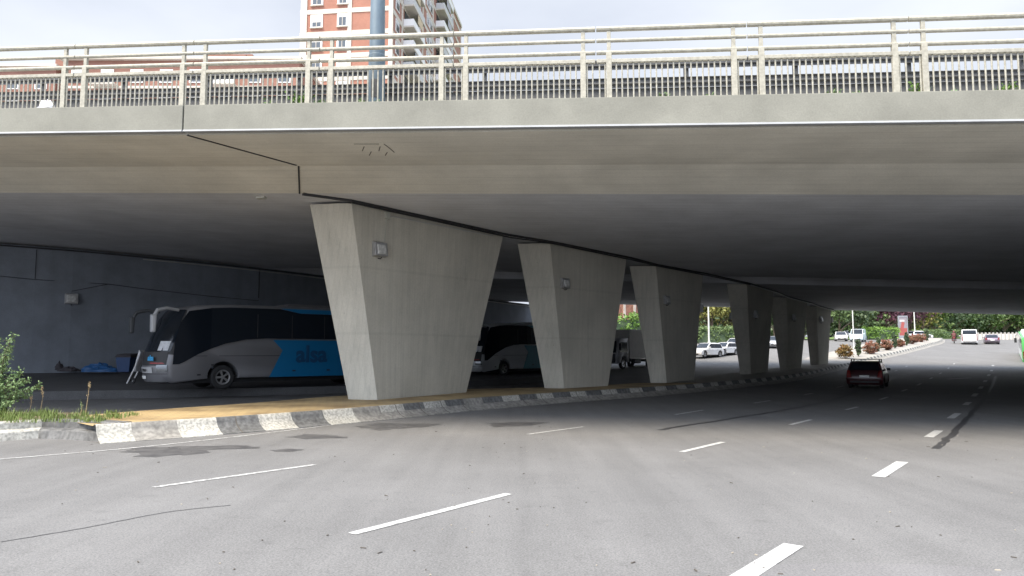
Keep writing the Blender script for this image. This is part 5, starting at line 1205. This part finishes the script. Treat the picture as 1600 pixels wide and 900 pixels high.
# long lower block on the left: roofline seen above the deck
def block(label, pxa, pxb, py_a, py_b, y, seed, dz=0, m=None):
    a, c = at(pxa, py_a, y), at(pxb, py_b, y); zt = (a.z + c.z) / 2; zb = rd(y); wd = c.x - a.x; H_ = zt - zb; dp = 14
    t = thing('apartment_block', label, 'building', ((a.x + c.x) / 2, y, zb)); r_ = random.Random(seed)
    b = MB(); b.box((0, dp / 2, H_ / 2), (wd, dp, H_)); b.build('wall', m or brick2, t)
    b = MB(); b.box((0, dp / 2 - .1, H_ + .15), (wd + .7, dp + .9, .3)); rf = b.build('roof', cream, t)
    nfl = int(H_ / 3)
    for k in range(max(0, nfl - 4), nfl):
        z = H_ - 1.9 - (nfl - 1 - k) * 3.0
        n_ = int(wd / 3.1)
        for j in range(n_):
            x = -wd / 2 + wd * (j + .5) / n_
            kind = j % 4
            b = MB(); b.box((x, -.03, z), (1.5, .1, 1.6)); f_ = b.build('window', frame_m, t); b = MB(); b.box((x, -.09, z), (1.25, .03, 1.35)); b.build('pane', bglass, f_)
            hb = r_.choice((.3, .6, .9)); b = MB(); b.box((x, -.11, z + .67 - hb / 2), (1.25, .02, hb)); b.build('blind', blind, f_)
            if kind == 1:
                b = MB(); b.box((x, -.6, z - 1.25), (2.9, 1.1, .14)); bl2 = b.build('balcony', cream, t); b = MB(); b.box((x, -1.12, z - .75), (2.9, .05, .9)); b.build('parapet', frame_m, bl2)
        b = MB(); b.box((0, -.02, z - 1.32), (wd, .08, .3)); b.build('floor_band', cream, t)
    return t, rf, H_, wd
t1, rf, H1, w1 = block('long red brick apartment block with pale roof edge left of the tower', 100, 468, 97, 92, 84, 3)
def roof_box(rf, x, y, z, d, m, nm='stair_head'):
    b = MB(); b.box((x, y, z + d[2] / 2), d); return b.build(nm, m, rf)
def locx(px): return at(px, 90, 84).x - t1.location.x
roof_box(rf, locx(336), 5, H1 + .3, (5.0, 4, 1.7), brick2); roof_box(rf, locx(366), 5, H1 + .3, (1.2, 1.6, 2.2), brick2, 'chimney'); roof_box(rf, locx(310), 5.5, H1 + .3, (3.6, 3, .9), brick2)
b = MB(); b.tube([(locx(325), 5, H1 + 1.9), (locx(325), 5, H1 + 3.0)], .03, 5); b.tube([(locx(314), 5, H1 + 3.3), (locx(326), 5, H1 + 2.9)], .03, 5)
for q in range(5): b.tube([(locx(315 + 2 * q), 4.7, H1 + 3.26 - .05 * q), (locx(315 + 2 * q), 5.3, H1 + 3.26 - .05 * q)], .015, 4)
b.build('aerial', iron, rf)
b = MB(); b.lathe([(0, 0), (.3, -.06), (.55, -.2), (.56, -.2), (.3, -.04)], (locx(240), 3, H1 + 1.1), 'y', 18); b.tube([(locx(240), 3.1, H1 + .2), (locx(240), 3.1, H1 + 1.1)], .04, 6); b.build('satellite_dish', frame_m, rf)
b = MB(); b.tube([(locx(365), 5, H1 + 2.4), (locx(365), 5, H1 + 3.5)], .03, 5); b.tube([(locx(362), 5, H1 + 3.1), (locx(368), 5, H1 + 3.1)], .02, 5); b.build('aerial', iron, rf)
t2, rf2, H2, w2 = block('lower brick block with sloping pale roof at the far left', -90, 88, 108, 104, 88, 4)
x_ = at(45, 90, 88).x - t2.location.x
roof_box(rf2, x_, 5, H2 + .3, (3.6, 3, 1.2), brick2, 'stair_head'); x2 = at(62, 90, 88).x - t2.location.x
roof_box(rf2, x2, 5, H2 + .3, (1.5, 1.5, 2.5), brick2, 'chimney')
b = MB(); b.hexa([Vector((x_ - 7.5, .5, H2 + .3)), Vector((x_ - 1, .5, H2 + .3)), Vector((x_ - 1, 9, H2 + .3)), Vector((x_ - 7.5, 9, H2 + .3))], [Vector((x_ - 6.5, 4, H2 + 2)), Vector((x_ - 5, 4, H2 + 2)), Vector((x_ - 5, 5.5, H2 + 2)), Vector((x_ - 6.5, 5.5, H2 + 2))]); b.build('roof_hood', cream, rf2)
